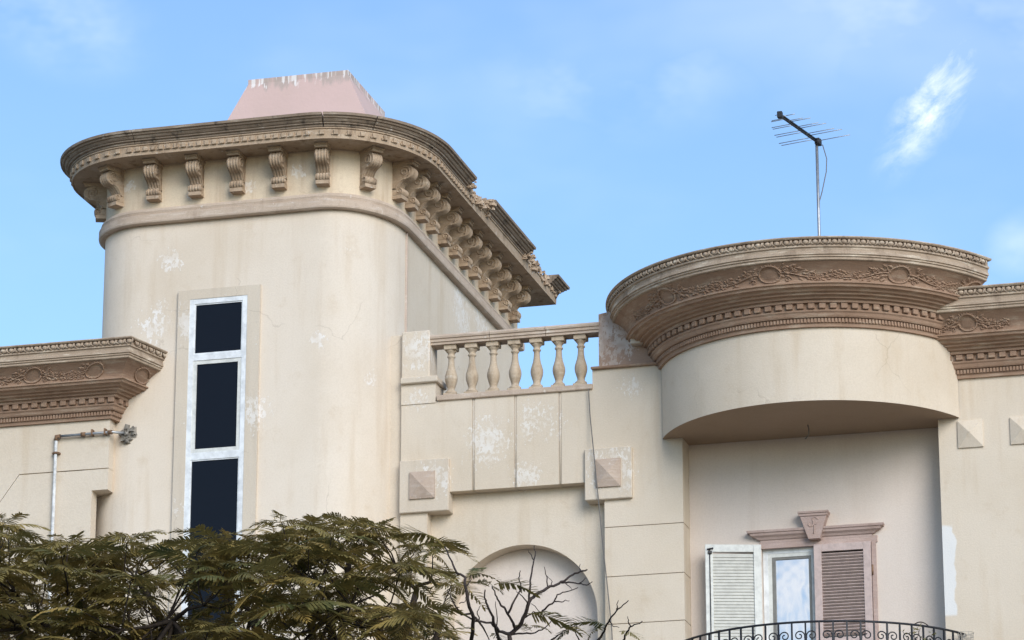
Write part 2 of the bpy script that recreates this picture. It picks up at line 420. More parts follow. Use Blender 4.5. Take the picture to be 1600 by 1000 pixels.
def arc(cx, cy, r, a0, a1, n):
    return [(cx + r * math.cos(a0 + (a1 - a0) * k / n), cy + r * math.sin(a0 + (a1 - a0) * k / n), math.cos(a0 + (a1 - a0) * k / n), math.sin(a0 + (a1 - a0) * k / n)) for k in range(n + 1)]
def earc(cx, cy, a, b, t0, t1, n):
    out = []
    for k in range(n + 1):
        t = t0 + (t1 - t0) * k / n; nv = Vector((math.cos(t) / a, math.sin(t) / b)).normalized(); out.append((cx + a * math.cos(t), cy + b * math.sin(t), nv.x, nv.y))
    return out
class Path:
    def __init__(s, st):
        s.st = st; s.len = [0]
        for a, b in zip(st, st[1:]): s.len.append(s.len[-1] + math.hypot(b[0] - a[0], b[1] - a[1]))
        s.L = s.len[-1]
    def at(s, d):
        d = min(max(d, 0), s.L - 1e-9); k = 0
        while s.len[k + 1] < d: k += 1
        t = (d - s.len[k]) / max(1e-9, s.len[k + 1] - s.len[k]); a, b = s.st[k], s.st[k + 1]
        return [a[i] + (b[i] - a[i]) * t for i in range(4)]
    def nrm(s, d):
        a = s.at(d - .004); b = s.at(d + .004); t = Vector((b[0] - a[0], b[1] - a[1])).normalized(); return Vector((t.y, -t.x))
    def pt(s, d, p, z): a = s.at(d); return Vector((a[0] + a[2] * p, a[1] + a[3] * p, z))
    def find(s, px, p, z, lo=0, hi=None):
        hi = s.L if hi is None else hi
        return min((lo + (hi - lo) * k / 1500 for k in range(1501)), key=lambda d: abs(pix(s.pt(d, p, z))[0] - px))
def rotn(n): return math.atan2(n.x, -n.y)

# ---- tower
ZE = ZT0 + .735
YTB = 42.40
tl = [(XTL, YTB, -1, 1), (XTL, YTS, -1, 0)] + arc(XTL + TR, YTS, TR, math.pi, 1.5 * math.pi, 18)[1:] + earc(XTR - TRX, YT + TRY, TRX, TRY, 1.5 * math.pi, 2 * math.pi, 20) + [(XTR, YTB, 1, 1)]
loop = tl + [tl[0]]
tw = MB()
pl = [(a[0], a[1]) for a in tl]
n = len(pl)
a_ = [tw.vert((x, y, ZG - .2)) for x, y in pl]; b_ = [tw.vert((x, y, ZE + .02)) for x, y in pl]
for k in range(n): tw.face((a_[k], a_[(k + 1) % n], b_[(k + 1) % n], b_[k]), 1 <= k < n - 2)
tw.face(b_)
me = tw.mesh('tower_wall')
tower = place(me, 'tower_wall', W, villa)
tag(tower, 'cream tower wall with rounded corners and flaking paint')
tpath = Path(tl)
# string course
sc = MB()
sc.sweep([(-.05, .0), (.055, .0), (.075, .012), (.08, .03), (.08, .105), (.06, .115), (.045, .118), (.05, .135), (.058, .155), (.052, .178), (.035, .195), (.0, .205), (-.05, .205)], [(a[0], a[1], a[2], a[3]) for a in loop], cap=False)
for i, v in enumerate(sc.v): sc.v[i] = (v[0], v[1], v[2] + ZT0)
string = sc.build('string_course', M['band'], villa)
q = MB(); q.sweep([(.004, ZT0 + .19), (.004, ZE + .004)], loop, cap=False, smooth=False); q.build('tower_frieze', M['frieze'], villa)
# seam where the round corner meets the side wall
g = MB(); g.tube([(XTR + .004, YT + TRY + .03, ZG + 3), (XTR + .004, YT + TRY + .03, ZT0 + .01)], .018, 6); g.build('wall_bead', M['diamond'], villa)
# eaves: soffit and dentil fascia
ev = MB()
ev.sweep([(-.05, ZE), (.40, ZE), (.405, ZE - .012), (.42, ZE - .012), (.425, ZE + .098), (.44, ZE + .105), (.44, ZE + .118), (-.05, ZE + .118)], loop, cap=False)
eaves = ev.build('eaves', M['tstone'], villa)
dm = MB(); dm.bevbox(-.028, .028, -.024, .01, 0, .058, .005); dm.box(-.05, -.02, -.012, .01, .0, .018)
dent_t = dm.mesh('dentil')
S_front0 = tpath.find(100, .42, ZE, 5, tpath.L - 3)
def dentils(path, mesh, mat, parent, p, z, step, s0, s1, flip=1):
    k = 0; d = s0
    while d < s1:
        q = path.pt(d, p, z)
        place(mesh, 'dentil', mat, parent, q, rotn(path.nrm(d) * flip)); d += step
sR = tpath.find(742, .43, ZE + .05, tpath.L - 6.5, tpath.L)
sL = next(k for k in range(len(tl)) if k == 2)
sL = tpath.len[1] - .8
dentils(tpath, dent_t, M['tstone'], eaves, .425, ZE + .03, .094, sL, sR)
# crown moulding of the tower: whole on the front, broken on the side
cp = [(.30, .118), (.435, .118), (.45, .128), (.45, .15), (.475, .155), (.478, .172), (.495, .178), (.51, .195), (.512, .205), (.535, .21), (.54, .222), (.54, .232), (.565, .236), (.57, .268), (.30, .27)]
cp = [(p, z * .93 + ZE + .008) for p, z in cp]
ZTOP = cp[-1][1]
def sub(path, s0, s1):
    ds = [s0] + [l for l in path.len if s0 + .01 < l < s1 - .01] + [s1]
    return [tuple(path.at(d)) for d in ds]
lastlen = tpath.len[-1]
s1 = tpath.find(746, .57, ZTOP, lastlen - 6.2, lastlen); s2 = tpath.find(775, .57, ZTOP, lastlen - 6.2, lastlen); s3 = tpath.find(838, .57, ZTOP, lastlen - 6.2, lastlen)
cuts = [0.0, tpath.find(205, .57, ZTOP, sL, lastlen - 5), tpath.find(503, .57, ZTOP, sL, lastlen - 5), tpath.find(590, .57, ZTOP, sL, lastlen - 5), tpath.find(690, .57, ZTOP, lastlen - 6.5, lastlen), s1]
for a, b in zip(cuts, cuts[1:]):
    c = MB(); c.sweep(cp, sub(tpath, a + .004, b - .004)); c.build('crown_moulding', M['tcrown'], villa)
c = MB(); c.sweep(cp, sub(tpath, s2, s3)); c.build('crown_moulding', M['tcrown'], villa)
# the surviving rear corner
cb = MB(); a = tl[-1]
cb.sweep(cp, [(XTR, YTB - .02, 1, .0), (a[0], a[1], 1, 1), (XTR - 3.5, YTB, 0, 1)]); cb.build('crown_moulding', M['tcrown'], villa)
# rubble along the broken edge
rb = MB(); rr = random.Random(3)
def rock(mb, c, r, rr):
    top = [mb.vert(c + Vector((math.cos(t) * r * rr.uniform(.5, 1.1), math.sin(t) * r * rr.uniform(.5, 1.1), r * rr.uniform(.2, .8)))) for t in [k * math.pi / 2.5 + rr.random() for k in range(5)]]
    bot = [mb.vert(c + Vector((math.cos(k * math.pi / 2.5) * r * rr.uniform(.8, 1.2), math.sin(k * math.pi / 2.5) * r * rr.uniform(.8, 1.2), -r * rr.uniform(.3, .9)))) for k in range(5)]
    mb.face(top); mb.face(bot[::-1])
    for k in range(5): mb.face((bot[k], bot[(k + 1) % 5], top[(k + 1) % 5], top[k]))
for lo, hi, m_ in ((s1 - .05, s2 + .08, 200), (s3 - .1, lastlen - .02, 190), (s2, s2 + .15, 18), (s1 - .08, s1, 18), (lastlen - .06, lastlen, 14)):
    for k in range(m_):
        d = rr.uniform(lo, hi); p = rr.uniform(.22, .445); edge = 1.0
        z = ZE + .10 + rr.random() ** 2 * .15 * (1.5 - p)
        rock(rb, tpath.pt(d, p, z), rr.uniform(.02, .06), rr)
for s_, d_ in ((s2, -1), (s3, 1), (s1, 1)):
    for k in range(34):
        p = rr.uniform(.32, .55); z = ZE + .13 + rr.random() * .12 * (p / .5)
        rock(rb, tpath.pt(s_ + d_ * rr.uniform(-.02, .03), p, z), rr.uniform(.015, .04), rr)
rub = rb.build('broken_edge', M['tstone'], villa); rub['kind'] = 'stuff'
# tower roof and pink cap
tr_ = MB(); tr_.prismz([(a[0] + a[2] * .31, a[1] + a[3] * .31) for a in tl], ZE + .11, ZE + .2); tr_.build('tower_roof', M['roof'], villa)
YC = 37.55
zc0 = ZE + .19
zc1 = atY(466, 117, YC + .3).z
xa, xb = atY(388, 122, YC + .3).x, atY(544, 111, YC + .3).x
def at_edge(x, y): return atY(x, y, YC).x
kx = (zc1 - zc0)
xl = xa - (xa - atY(350, 188, YC + .06).x) / max(.01, (zc1 - atY(350, 188, YC + .06).z)) * kx
xr = xb + (atY(577, 178, YC + .06).x - xb) / max(.01, (zc1 - atY(577, 178, YC + .06).z)) * kx
cap = MB()
dpt = 1.5
tops = [(xa, YC + .3, zc1), (xb, YC + .3, zc1), (xb, YC + .3 + dpt, zc1), (xa, YC + .3 + dpt, zc1)]
# slightly flared foot
def lerp3(a, b, t): return tuple(a[i] + (b[i] - a[i]) * t for i in range(3))
xl -= .1; xr -= .09
bots = [(xl, YC, zc0), (xr, YC, zc0), (xr, YC + .6 + dpt, zc0), (xl, YC + .6 + dpt, zc0)]
ti = [cap.vert(p) for p in tops]; t2 = [cap.vert((p[0], p[1], p[2] - .06)) for p in tops]
bi = [cap.vert(p) for p in bots]
cap.face(ti)
for k in range(4):
    cap.face((t2[k], t2[(k + 1) % 4], ti[(k + 1) % 4], ti[k])); cap.face((bi[k], bi[(k + 1) % 4], t2[(k + 1) % 4], t2[k]))
tag(cap.build('roof_cap', M['pinkcap'], villa), 'faded pink tapering roof cap with white drips along its top edge')

# scroll brackets
def bracket_mesh():
    b = MB(); w = .07
    curve = []
    def add(o, z): curve.append((o, z))
    for k in range(9):            # upper volute
        t = R(80) - R(170) * k / 8; add(.17 + .10 * math.cos(t), -.14 + .084 * math.sin(t))
    for k in range(1, 7):         # neck
        t = k / 7; add(.17 + (.058 - .17) * (t ** .55), -.224 - .10 * t)
    for k in range(8):            # lower volute
        t = R(140) - R(200) * k / 7; add(.088 + .052 * math.cos(t), -.365 + .044 * math.sin(t))
    nx = 17
    def flute(u):                 # four raised reeds
        return .016 * (abs(math.sin(u * math.pi * 4)) ** .8) - .010
    grid = []
    for i, (o, z) in enumerate(curve):
        row = []
        i0, i1 = max(0, i - 1), min(len(curve) - 1, i + 1)
        t = Vector((curve[i1][0] - curve[i0][0], curve[i1][1] - curve[i0][1])).normalized(); nr = Vector((-t.y, t.x))
        if nr.x < 0 and i < 12: nr = -nr
        for k in range(nx):
            u = k / (nx - 1); h = flute(u)
            row.append(b.vert((-w + 2 * w * u, -(o + nr.x * h), z + nr.y * h)))
        grid.append(row)
    for r0, r1 in zip(grid, grid[1:]):
        for k in range(nx - 1): b.face((r0[k], r0[k + 1], r1[k + 1], r1[k]), True)
    for side in (0, nx - 1):      # cheeks
        x = -w if side == 0 else w
        idx = [b.vert((x, -o, z)) for o, z in curve]
        bk = [b.vert((x, .02, z)) for o, z in curve]
        for k in range(len(curve) - 1): b.face((idx[k], idx[k + 1], bk[k + 1], bk[k]))
        sg = -1 if side == 0 else 1
        for (co, cz, r0, turns) in ((.165, -.135, .072, 1.6), (.095, -.365, .042, 1.4)):
            sp = [(x + sg * .004, -(co + r0 * (1 - .85 * k / 20) * math.cos(R(-60) + turns * 2 * math.pi * k / 20)), cz + r0 * (1 - .85 * k / 20) * math.sin(R(-60) + turns * 2 * math.pi * k / 20)) for k in range(21)]
            b.tube(sp, .0085, 4)
        ln = [(x + sg * .003, -(o * .86), z) for o, z in curve[7:17]]
        b.tube(ln, .008, 4)
    b.box(-w - .012, w + .012, -.285, .02, -.028, .01); b.box(-w - .004, w + .004, -.268, .02, -.058, -.027)
    b.box(-w - .006, w + .006, -.125, .02, -.455, -.412); b.box(-w + .006, w - .006, -.105, .02, -.413, -.395)
    return b.mesh('bracket')
brm = bracket_mesh()
zq_ = ZE - .44
ds = [tpath.find(x, .11, zq_, tpath.len[1], tpath.len[19] + 3.2) for x in (176, 238.5, 304.5, 369, 434.5, 503, 578)] + [tpath.find(x, .11, zq_, tpath.len[20] + .5, lastlen) for x in (630, 649, 666, 682, 701, 718, 734, 749, 765, 781, 797, 812)]
ds += [ds[0] - .5 * k for k in range(1, 6)]
for d in ds:
    q = tpath.pt(d, 0, ZE); place(brm, 'bracket', M['tstone'], villa, q, rotn(tpath.nrm(d)))

# ---- tower window
win = MB()
zt = atY(340, 466, YT).z
zb = atY(340, 1010, YT).z - .25
xl_, xr_ = atY(298, 480, YT).x, atY(388, 480, YT).x
sx0, sx1, szt = atY(280, 470, YT).x, atY(408, 470, YT).x, atY(345, 451, YT).z
sr = MB()
for (a, b, c, d) in ((sx0, xl_, zb - .15, szt), (xr_, sx1, zb - .15, szt), (xl_, xr_, zt, szt)): sr.box(a, b, YT - .035, YT + .05, c, d)
sr.build('window_surround', M['surround'], villa)
wf = thing('x', (0, 0, 0), 'x', 'x'); bpy.data.objects.remove(wf)
fr = MB()
t1 = .058
def frame(mb, x0, x1, z0, z1, t, y0, y1, tb=None):
    tb = t if tb is None else tb
    mb.box(x0, x0 + t, y0, y1, z0, z1); mb.box(x1 - t, x1, y0, y1, z0, z1)
    mb.box(x0 + t, x1 - t, y0 + .002, y1, z1 - t, z1); mb.box(x0 + t, x1 - t, y0 + .002, y1, z0, z0 + tb)
frame(fr, xl_, xr_, zb, zt, t1, YT - .03, YT + .06)
wnd = fr.build('window', M['white'], villa)
zm = [(atY(340, 552, YT).z, atY(340, 562, YT).z), (atY(340, 706, YT).z, atY(340, 717, YT).z)]
for a, b in zm:
    mm = MB(); mm.box(xl_ + t1, xr_ - t1, YT - .027, YT + .05, b, a); mm.build('transom', M['white'], wnd)
zz = [(zm[0][0], zt - t1), (zm[1][0], zm[0][1]), (zb + t1, zm[1][1])]
for i, (a, b) in enumerate(zz):
    inn = MB(); ix0, ix1 = xl_ + t1, xr_ - t1
    ft = .045 if i == 1 else .014
    frame(inn, ix0, ix1, a, b, ft, YT - .02, YT + .04); inn.build('sash', M['offwhite'] if i == 1 else M['white'], wnd)
    gl = MB(); gl.box(ix0 + ft - .004, ix1 - ft + .004, YT - .006, YT + .02, a + ft - .004, b - ft + .004); gl.build('pane', M['dglass'], wnd)

# ---- cornice used on the bow and on the wings
LOW = [(-.06, 0), (.032, 0), (.036, .04), (.045, .045), (.045, .10), (.078, .104), (.088, .118), (.10, .15), (.115, .165), (.118, .183), (.10, .187), (.10, .258), (.145, .262), (.15, .295), (.185, .299), (.195, .325), (.24, .33), (.246, .352), (.285, .357), (.305, .385), (.35, .39), (.362, .418), (.382, .422), (.384, .440), (.350, .446)]
COVE = [(.350 + .152 * (k / 8) ** 1.9, .446 + .200 * k / 8) for k in range(9)]
HIGH = [(.40, .646), (.512, .648), (.528, .656), (.528, .684), (.543, .688), (.540, .708), (.556, .713), (.553, .752), (.544, .757), (.548, .79), (.566, .799), (.566, .823), (.548, .829), (.546, .888), (.590, .890), (.602, .903), (.602, .915), (-.28, .915)]
def cove(t): return (.350 + .152 * t ** 1.9, .446 + .200 * t)
dm = MB(); dm.bevbox(-.036, .036, -.042, .01, 0, .058, .006); dent_c = dm.mesh('dentil')
def bead_mesh():
    b = MB(); seg, rg = 10, 6
    rows = []
    for i in range(rg + 1):
        t = -math.pi / 2 + math.pi * i / rg
        rows.append([b.vert((.030 * math.cos(t) * math.cos(2 * math.pi * k / seg), -.030 * math.cos(t) * math.sin(2 * math.pi * k / seg) * 1.0, .026 * math.sin(t))) for k in range(seg)])
    for a, c in zip(rows, rows[1:]):
        for k in range(seg): b.face((a[k], a[(k + 1) % seg], c[(k + 1) % seg], c[k]), True)
    # the shell round the egg
    for sg in (-1, 1):
        b.tube([(sg * .012, -.012, -.030), (sg * .036, -.024, -.012), (sg * .040, -.020, .008), (sg * .034, -.012, .027)], [.006, .009, .009, .005], 4)
    b.v = [(x * 1.2, y * 1.15, z * 1.12) for x, y, z in b.v]
    return b.mesh('bead')
bead = bead_mesh()
def relief(path, s, parent, zb_, half, rr, mat, left=True, right=True):
    mb = MB()
    def P(ds, t, h):
        t = min(max(t, .02), .98); p, z = cove(t); e = path.pt(s + ds, p + h * .55, z * ZK + zb_ - h * .2); return e
    def leaf(ds, t, ang, L, wd, h=.02):
        cs, sn = math.cos(ang), math.sin(ang)
        def q(a, b, hh): return mb.vert(P(ds + a * cs - b * sn, t + (a * sn + b * cs) / .25, hh))
        tip = q(L, 0, .006); base = q(0, 0, .008); l = q(L * .45, wd, .006); r_ = q(L * .45, -wd, .006); m = q(L * .5, 0, h)
        for f in ((base, l, m), (l, tip, m), (tip, r_, m), (r_, base, m)): mb.face(f, False)
    ring = [P(.100 * math.cos(2 * math.pi * k / 22), .5 + .41 * math.sin(2 * math.pi * k / 22), .012) for k in range(23)]
    mb.tube(ring, .010, 5)
    disc = [mb.vert(P(.07 * math.cos(2 * math.pi * k / 14), .5 + .28 * math.sin(2 * math.pi * k / 14), .004)) for k in range(14)]
    cc = mb.vert(P(0, .5, .022))
    for k in range(14): mb.face((disc[k], disc[(k + 1) % 14], cc), True)
    for k in range(9): leaf(.085 * math.cos(R(20 + 17 * k)), .5 + .36 * math.sin(R(20 + 17 * k)), R(20 + 17 * k) + rr.uniform(-.4, .4), .04, .014, .026)
    for k in range(6): leaf(.06 * math.cos(R(220 + 20 * k)), .5 + .36 * math.sin(R(220 + 20 * k)), R(220 + 20 * k), .035, .013, .024)
    for sg, on in ((-1, left), (1, right)):
        if not on: continue
        stem = [(sg * (.09 + (half - .09) * k / 12), .36 + .22 * math.sin(k / 12 * 5.2 + 1.2) * (1 - k / 16)) for k in range(13)]
        mb.tube([P(a, t, .012) for a, t in stem], [.011 * (1 - .6 * k / 12) for k in range(13)], 4)
        for k in range(80):
            j = rr.randint(0, 12); a, t = stem[j]; fade = 1 - .5 * j / 12
            leaf(a + rr.uniform(-.03, .03), t + rr.uniform(-.24, .34) * fade, (0 if sg > 0 else math.pi) + rr.uniform(-1.3, 1.3), rr.uniform(.045, .095) * fade, rr.uniform(.011, .023), rr.uniform(.02, .042))
        for j in (3, 7):          # flowers
            a, t = stem[j]
            for k in range(6): leaf(a, t + .16, k * math.pi / 3 + .3, .032, .012, .034)
        curl = [P(sg * (.16 + .035 * (1 - k / 16) * math.cos(k * .55)), .2 + .16 * (1 - k / 16) * math.sin(k * .55), .012) for k in range(17)]
        mb.tube(curl, .006, 4)
    mb.build('relief_ornament', mat, parent)
def cornice(path, z0, reliefs, s0=0, s1=None, zk=.92, name='cornice'):
    global ZK
    ZK = zk
    s1 = path.L if s1 is None else s1
    mb = MB(); mb.sweep([(p, z * zk + z0) for p, z in LOW + COVE] + [(-.06, z0 + .646 * zk)], path.st); lo = mb.build(name, M['brown'], villa)
    mb = MB(); mb.sweep([(p, z * zk + z0) for p, z in HIGH], path.st); hi = mb.build('crown_moulding', M['corona'], villa)
    dentils(path, dent_c, M['brown'], lo, .103, z0 + .193 * zk, .118 * path_k(path), s0 + .05, s1 - .02)
    dentils2(path, bead, M['corona'], hi, .556, z0 + .858 * zk, .103 * path_k(path, .556), s0 + .04, s1 - .01)
    rp = MB(); d = s0 + .01
    while d < s1 - .01:
        q = path.pt(d, .043, z0 + .072 * zk); n_ = path.nrm(d); Mx = Matrix.Translation(q) @ Matrix.Rotation(rotn(n_), 4, 'Z')
        rp.box(-.011, .011, -.02, .01, -.022, .022, Mx); d += .036
    o = rp.build('bead_row', M['brown'], lo); o['kind'] = 'stuff'
    rr = random.Random(11)
    for (d, h, l, r_) in reliefs: relief(path, d, lo, z0, h, rr, M['brown'], l, r_)
    return lo, hi
def path_k(path, p=.12):
    a, b = path.at(path.L * .45), path.at(path.L * .47); w = math.hypot(b[0] - a[0], b[1] - a[1])
    w2 = math.hypot(b[0] + b[2] * p - a[0] - a[2] * p, b[1] + b[3] * p - a[1] - a[3] * p); return w / w2
def dentils2(path, mesh, mat, parent, p, z, step, s0, s1):
    d = s0
    while d < s1:
        place(mesh, 'bead', mat, parent, path.pt(d, p, z), rotn(path.nrm(d))); d += step

# bow over the balcony
aR = math.asin((DC[1] - (YF - .02)) / DR)
aL = math.pi - aR
bowst = arc(DC[0], DC[1], DR, -aL, -aR, 56)      # from left end to right end (front is -90 degrees)
bow = MB()
plb = [(a[0], a[1]) for a in bowst]
a_ = [bow.vert((x, y, ZS)) for x, y in plb]; b_ = [bow.vert((x, y, ZD + .2)) for x, y in plb]
for k in range(len(plb) - 1): bow.face((a_[k], a_[k + 1], b_[k + 1], b_[k]), True)
bowo = bow.build('bow_wall', W, villa)
sf = MB(); ins = [(a[0] - a[2] * .004, a[1] - a[3] * .004) for a in bowst]
xrl = atY(1066, 690, YF).x; xrr = atY(1465.5, 656, YF).x
pts = ins + [(ins[-1][0], YF + .02), (xrr - .002, YF + .02), (xrr - .002, YR + .1), (xrl + .002, YR + .1), (xrl + .002, YF + .02), (ins[0][0], YF + .02)]
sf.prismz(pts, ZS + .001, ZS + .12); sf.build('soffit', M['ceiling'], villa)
# its cornice runs on a slightly longer arc
xe = 1549
a_end = min((R(-60) + R(60) * k / 400 for k in range(401)), key=lambda t: abs(pix((DC[0] + (DR + .6) * math.cos(t), DC[1] + (DR + .6) * math.sin(t), ZD + .9))[0] - xe))
cst = arc(DC[0], DC[1], DR, -aL - R(14), a_end, 64)
cpath = Path(cst)
rl = []
for x_ in (1040, 1202, 1406): rl.append((cpath.find(x_, .42, ZD + .55), .60, True, True))
rl.append((cpath.L - .08, .3, True, False))
cornice(cpath, ZD, rl, zk=.92)
rf = MB(); rf.prismz([(a[0], a[1]) for a in cst], ZD + .62, ZD + .83); rf.build('bow_roof', M['roof'], villa)
rf = MB(); rf.box(DC[0] - 2.0, DC[0] + 1.9, 36.9, 41, ZD + .3, ZD + .82); rf.build('parapet', W, villa)

# right wing
XRE = 3.0
Z0R = atY(1489, 594, YF).z
rst = Path([(xrr - .5, YF, 0, -1), (XRE, YF, 0, -1)])
cornice(rst, Z0R, [(rst.find(1511, .42, Z0R + .55), .42, True, True), (rst.find(1511, .42, Z0R + .55) + 1.15, .45, True, True), (rst.find(1511, .42, Z0R + .55) + 2.3, .45, True, True)], s0=.02, zk=.95)
w_ = MB(); w_.box(xrr, XRE, YF, 44, ZG - .2, Z0R + .85); w_.build('wing_wall', W, villa)
# pyramid studs on the right wing
def stud(x0, x1, y0, y1, Y, h, base=.02, mat=M['wall'], parent=villa):
    a = atY(x0, y0, Y); b = atY(x1, y1, Y); s = MB(); X0_, X1_, Z0_, Z1_ = a.x, b.x, b.z, a.z
    f = [s.vert((x, Y - base, z)) for x, z in ((X0_, Z0_), (X1_, Z0_), (X1_, Z1_), (X0_, Z1_))]
    k = [s.vert((x, Y + .01, z)) for x, z in ((X0_, Z0_), (X1_, Z0_), (X1_, Z1_), (X0_, Z1_))]
    ap = s.vert(((X0_ + X1_) / 2, Y - base - h, (Z0_ + Z1_) / 2))
    for i in range(4): s.face((f[i], f[(i + 1) % 4], ap)); s.face((k[i], k[(i + 1) % 4], f[(i + 1) % 4], f[i]))
    return s.build('stud', mat, parent)
for k in range(4): 
    st_ = stud(1496, 1537, 658.5, 698, YF, .06)
    if k: st_.location.x += k * (atY(1578, 655, YF).x - atY(1496, 658, YF).x)
# ---- recess behind the balcony
ZB0 = 8.7
w_ = MB(); 
ox0, ox1, ozt = atY(1190, 856, YR).x, atY(1367, 848, YR).x, atY(1280, 851, YR).z
RTOP = pix  # placeholder
# balcony railing height: the front of the rail
RC = DC; RRR = DR - .02
zrail = atY(1290, 968.5, RC[1] - RRR).z
ZFL = zrail - .96                              # balcony floor
w_.prism([(xrl - .1, ZG), (xrr + .1, ZG), (xrr + .1, ZS + .05), (xrl - .1, ZS + .05)], YR + .16, YR + .3)
w_.box(xrl - .1, ox0, YR, YR + .17, ZG, ZS + .05); w_.box(ox1, xrr + .1, YR, YR + .17, ZG, ZS + .05); w_.box(ox0, ox1, YR, YR + .17, ozt, ZS + .05); w_.box(ox0, ox1, YR, YR + .17, ZG, ZFL - .05)
w_.build('recess_wall', M['recess'], villa)
# ---- pilaster with joints between the arch and the recess
XP0 = atY(945, 850, YF).x
XAL = atY(626.5, 700, YF).x
zj = [atY(1005, y, YF).z for y in (820.5, 898, 972.5)]
ztop = atY(975, 572, YF).z
jj = zj + [zj[2] - (zj[1] - zj[2]) * k for k in range(1, 12)] 
jj = [z for z in jj if z > .5]
lev = [ztop] + jj + [ZG - .2]
for i, (a, b) in enumerate(zip(lev, lev[1:])):
    q = MB(); q.box(XP0, xrl, YF, YR + .1, b + (.0045 if i < len(lev) - 2 else 0), a - (.0045 if i else 0))
    q.build('pilaster_block', W, villa)
q = MB(); q.box(XP0 + .02, xrl - .012, YF + .022, YR + .08, ZG, ztop - .02); q.build('pilaster_core', M['surround'], villa)
# wall behind the bow's left end, up to the cornice
q = MB(); q.box(xrl + .0, DC[0], YF + .004, YF + .3, ZS + .1, ZD + .5); q.build('bow_backing', W, villa)
q = MB(); q.box(DC[0], xrr + .1, YF + .004, YF + .3, ZS + .1, ZD + .5); q.build('bow_backing', W, villa)
# ---- wall over the arch
xb0 = atY(925.5, 590, YF).x                    # left end of the high wall
zled0, zled1 = atY(800, 616.5, YF - .03).z, atY(800, 608.5, YF - .03).z
xpan0 = XAL; zpb = atY(800, 761.5, YF).z       # lower edge of the panels
q = MB(); q.box(xb0, XP0, YF, YF + .3, zpb, ztop); q.build('parapet_wall', W, villa)
gx = [(atY(a, 700, YF).x, atY(b, 700, YF).x) for a, b in ((737.5, 742), (803.5, 807.5), (873, 877.5))]
ed = [xpan0] + [v for g_ in gx for v in g_] + [xb0]
for k in range(0, len(ed), 2):
    q = MB(); q.box(ed[k], ed[k + 1], YF, YF + .3, zpb, zled0); q.build('panel', W, villa)
for a, b in gx:
    q = MB(); q.box(a + .001, b - .001, YF + .012, YF + .28, zpb + .004, zled0); q.tube([((a + b) / 2, YF + .012, zpb + .006), ((a + b) / 2, YF + .012, zled0)], (b - a) * .27, 6); q.build('panel_strip', M['surround'], villa)
# arch wall set back under the panels
YA = YF + .15
axc = atY(820, 900, YA).x; arad = (atY(934, 985, YA).x - atY(701, 985, YA).x) / 2
axc = (atY(934, 985, YA).x + atY(701, 985, YA).x) / 2
azt = atY(818, 851, YA).z; azs = azt - arad
x0a, x1a = XAL, XP0 + .05
aw = MB(); NA = 40
ap_ = [(axc - arad * math.cos(math.pi * k / NA), azs + arad * math.sin(math.pi * k / NA)) for k in range(NA + 1)]
zt_ = zpb + .1; zlow = azs - 2.2
def V2(x, y, z): return aw.vert((x, y, z))
for a, b in zip(ap_, ap_[1:]): aw.poly([(a[0], YA, a[1]), (b[0], YA, b[1]), (b[0], YA, zt_), (a[0], YA, zt_)])
aw.poly([(x0a, YA, ZG), (axc - arad, YA, ZG), (axc - arad, YA, zt_), (x0a, YA, zt_)]); aw.poly([(axc + arad, YA, ZG), (x1a, YA, ZG), (x1a, YA, zt_), (axc + arad, YA, zt_)])
aw.poly([(axc - arad, YA, ZG), (axc + arad, YA, ZG), (axc + arad, YA, zlow), (axc - arad, YA, zlow)])
ol = [(axc - arad, zlow)] + ap_ + [(axc + arad, zlow)]
for i, (a, b) in enumerate(zip(ol, ol[1:])): aw.face([aw.vert((a[0], YA, a[1])), aw.vert((a[0], YA + .22, a[1])), aw.vert((b[0], YA + .22, b[1])), aw.vert((b[0], YA, b[1]))], 1 <= i < len(ol) - 2)
inf = MB(); inf.box(x0a + .3, x1a - .05, YA + .219, YA + .26, ZG, zt_ - .05); inf.build('arch_infill', M['recess'], villa)
aw.build('arch_wall', W, villa)
# left narrow pilaster
q = MB(); q.box(XAL, atY(668, 820, YF).x, YF - .002, YA + .05, ZG - .2, zpb + .05); q.build('pilaster', W, villa)
# blocks with pyramid studs
for (x0, x1, y0, y1, Y, ins_) in ((624, 700.5, 720.5, 797, YF - .05, (640.5, 679.5, 738.5, 778)), (913, 987.5, 702, 777, YF - .05, (931, 970, 718.5, 759.5))):
    a = atY(x0, y0, Y); b = atY(x1, y1, Y); q = MB(); q.bevbox(a.x, b.x, Y, YA + .03, b.z, a.z, .008); blk = q.build('corner_block', M['surround'], villa)
    stud(*ins_, Y, .055, .022, M['diamond'], blk)
q = MB(); q.box(XAL - .24, XAL - .002, YF + .05, YF + .4, ZG - .2, atY(650, 520, YF).z); q.build('wall_return', W, villa)
# ---- balustrade
bz0 = zled1; bx = [705, 737.5, 771, 805, 839, 873.5, 908]
q = MB(); yb0, yb1 = YF - .03, YF + .33
xla, xlb = atY(683, 620, YF).x, xb0 + .02
q.bevbox(xla, xlb - .015, yb0, yb1, zled0 - .005, zled1, .008); bal = q.build('balustrade_ledge', M['band'], villa)
YBc = YF + .13
zr0, zr1 = atY(800, 528.5, YBc - .12).z, atY(800, 513, YBc - .12).z
q = MB(); xr0, xr1 = atY(671, 530, YBc - .1).x, atY(937, 510, YBc - .1).x
Lr = [(-.10, zr0), (-.10, zr0 + .025), (-.115, zr0 + .032), (-.115, zr0 + .06), (-.13, zr0 + .068), (-.135, zr0 + .09), (-.12, zr1 - .006), (-.10, zr1), (.10, zr1), (.12, zr1 - .006), (.135, zr0 + .09), (.13, zr0 + .068), (.115, zr0 + .06), (.115, zr0 + .032), (.10, zr0 + .025), (.10, zr0)]
xjs = [xr0, atY(769, 520, YBc).x, atY(856, 510, YBc).x, xr1]
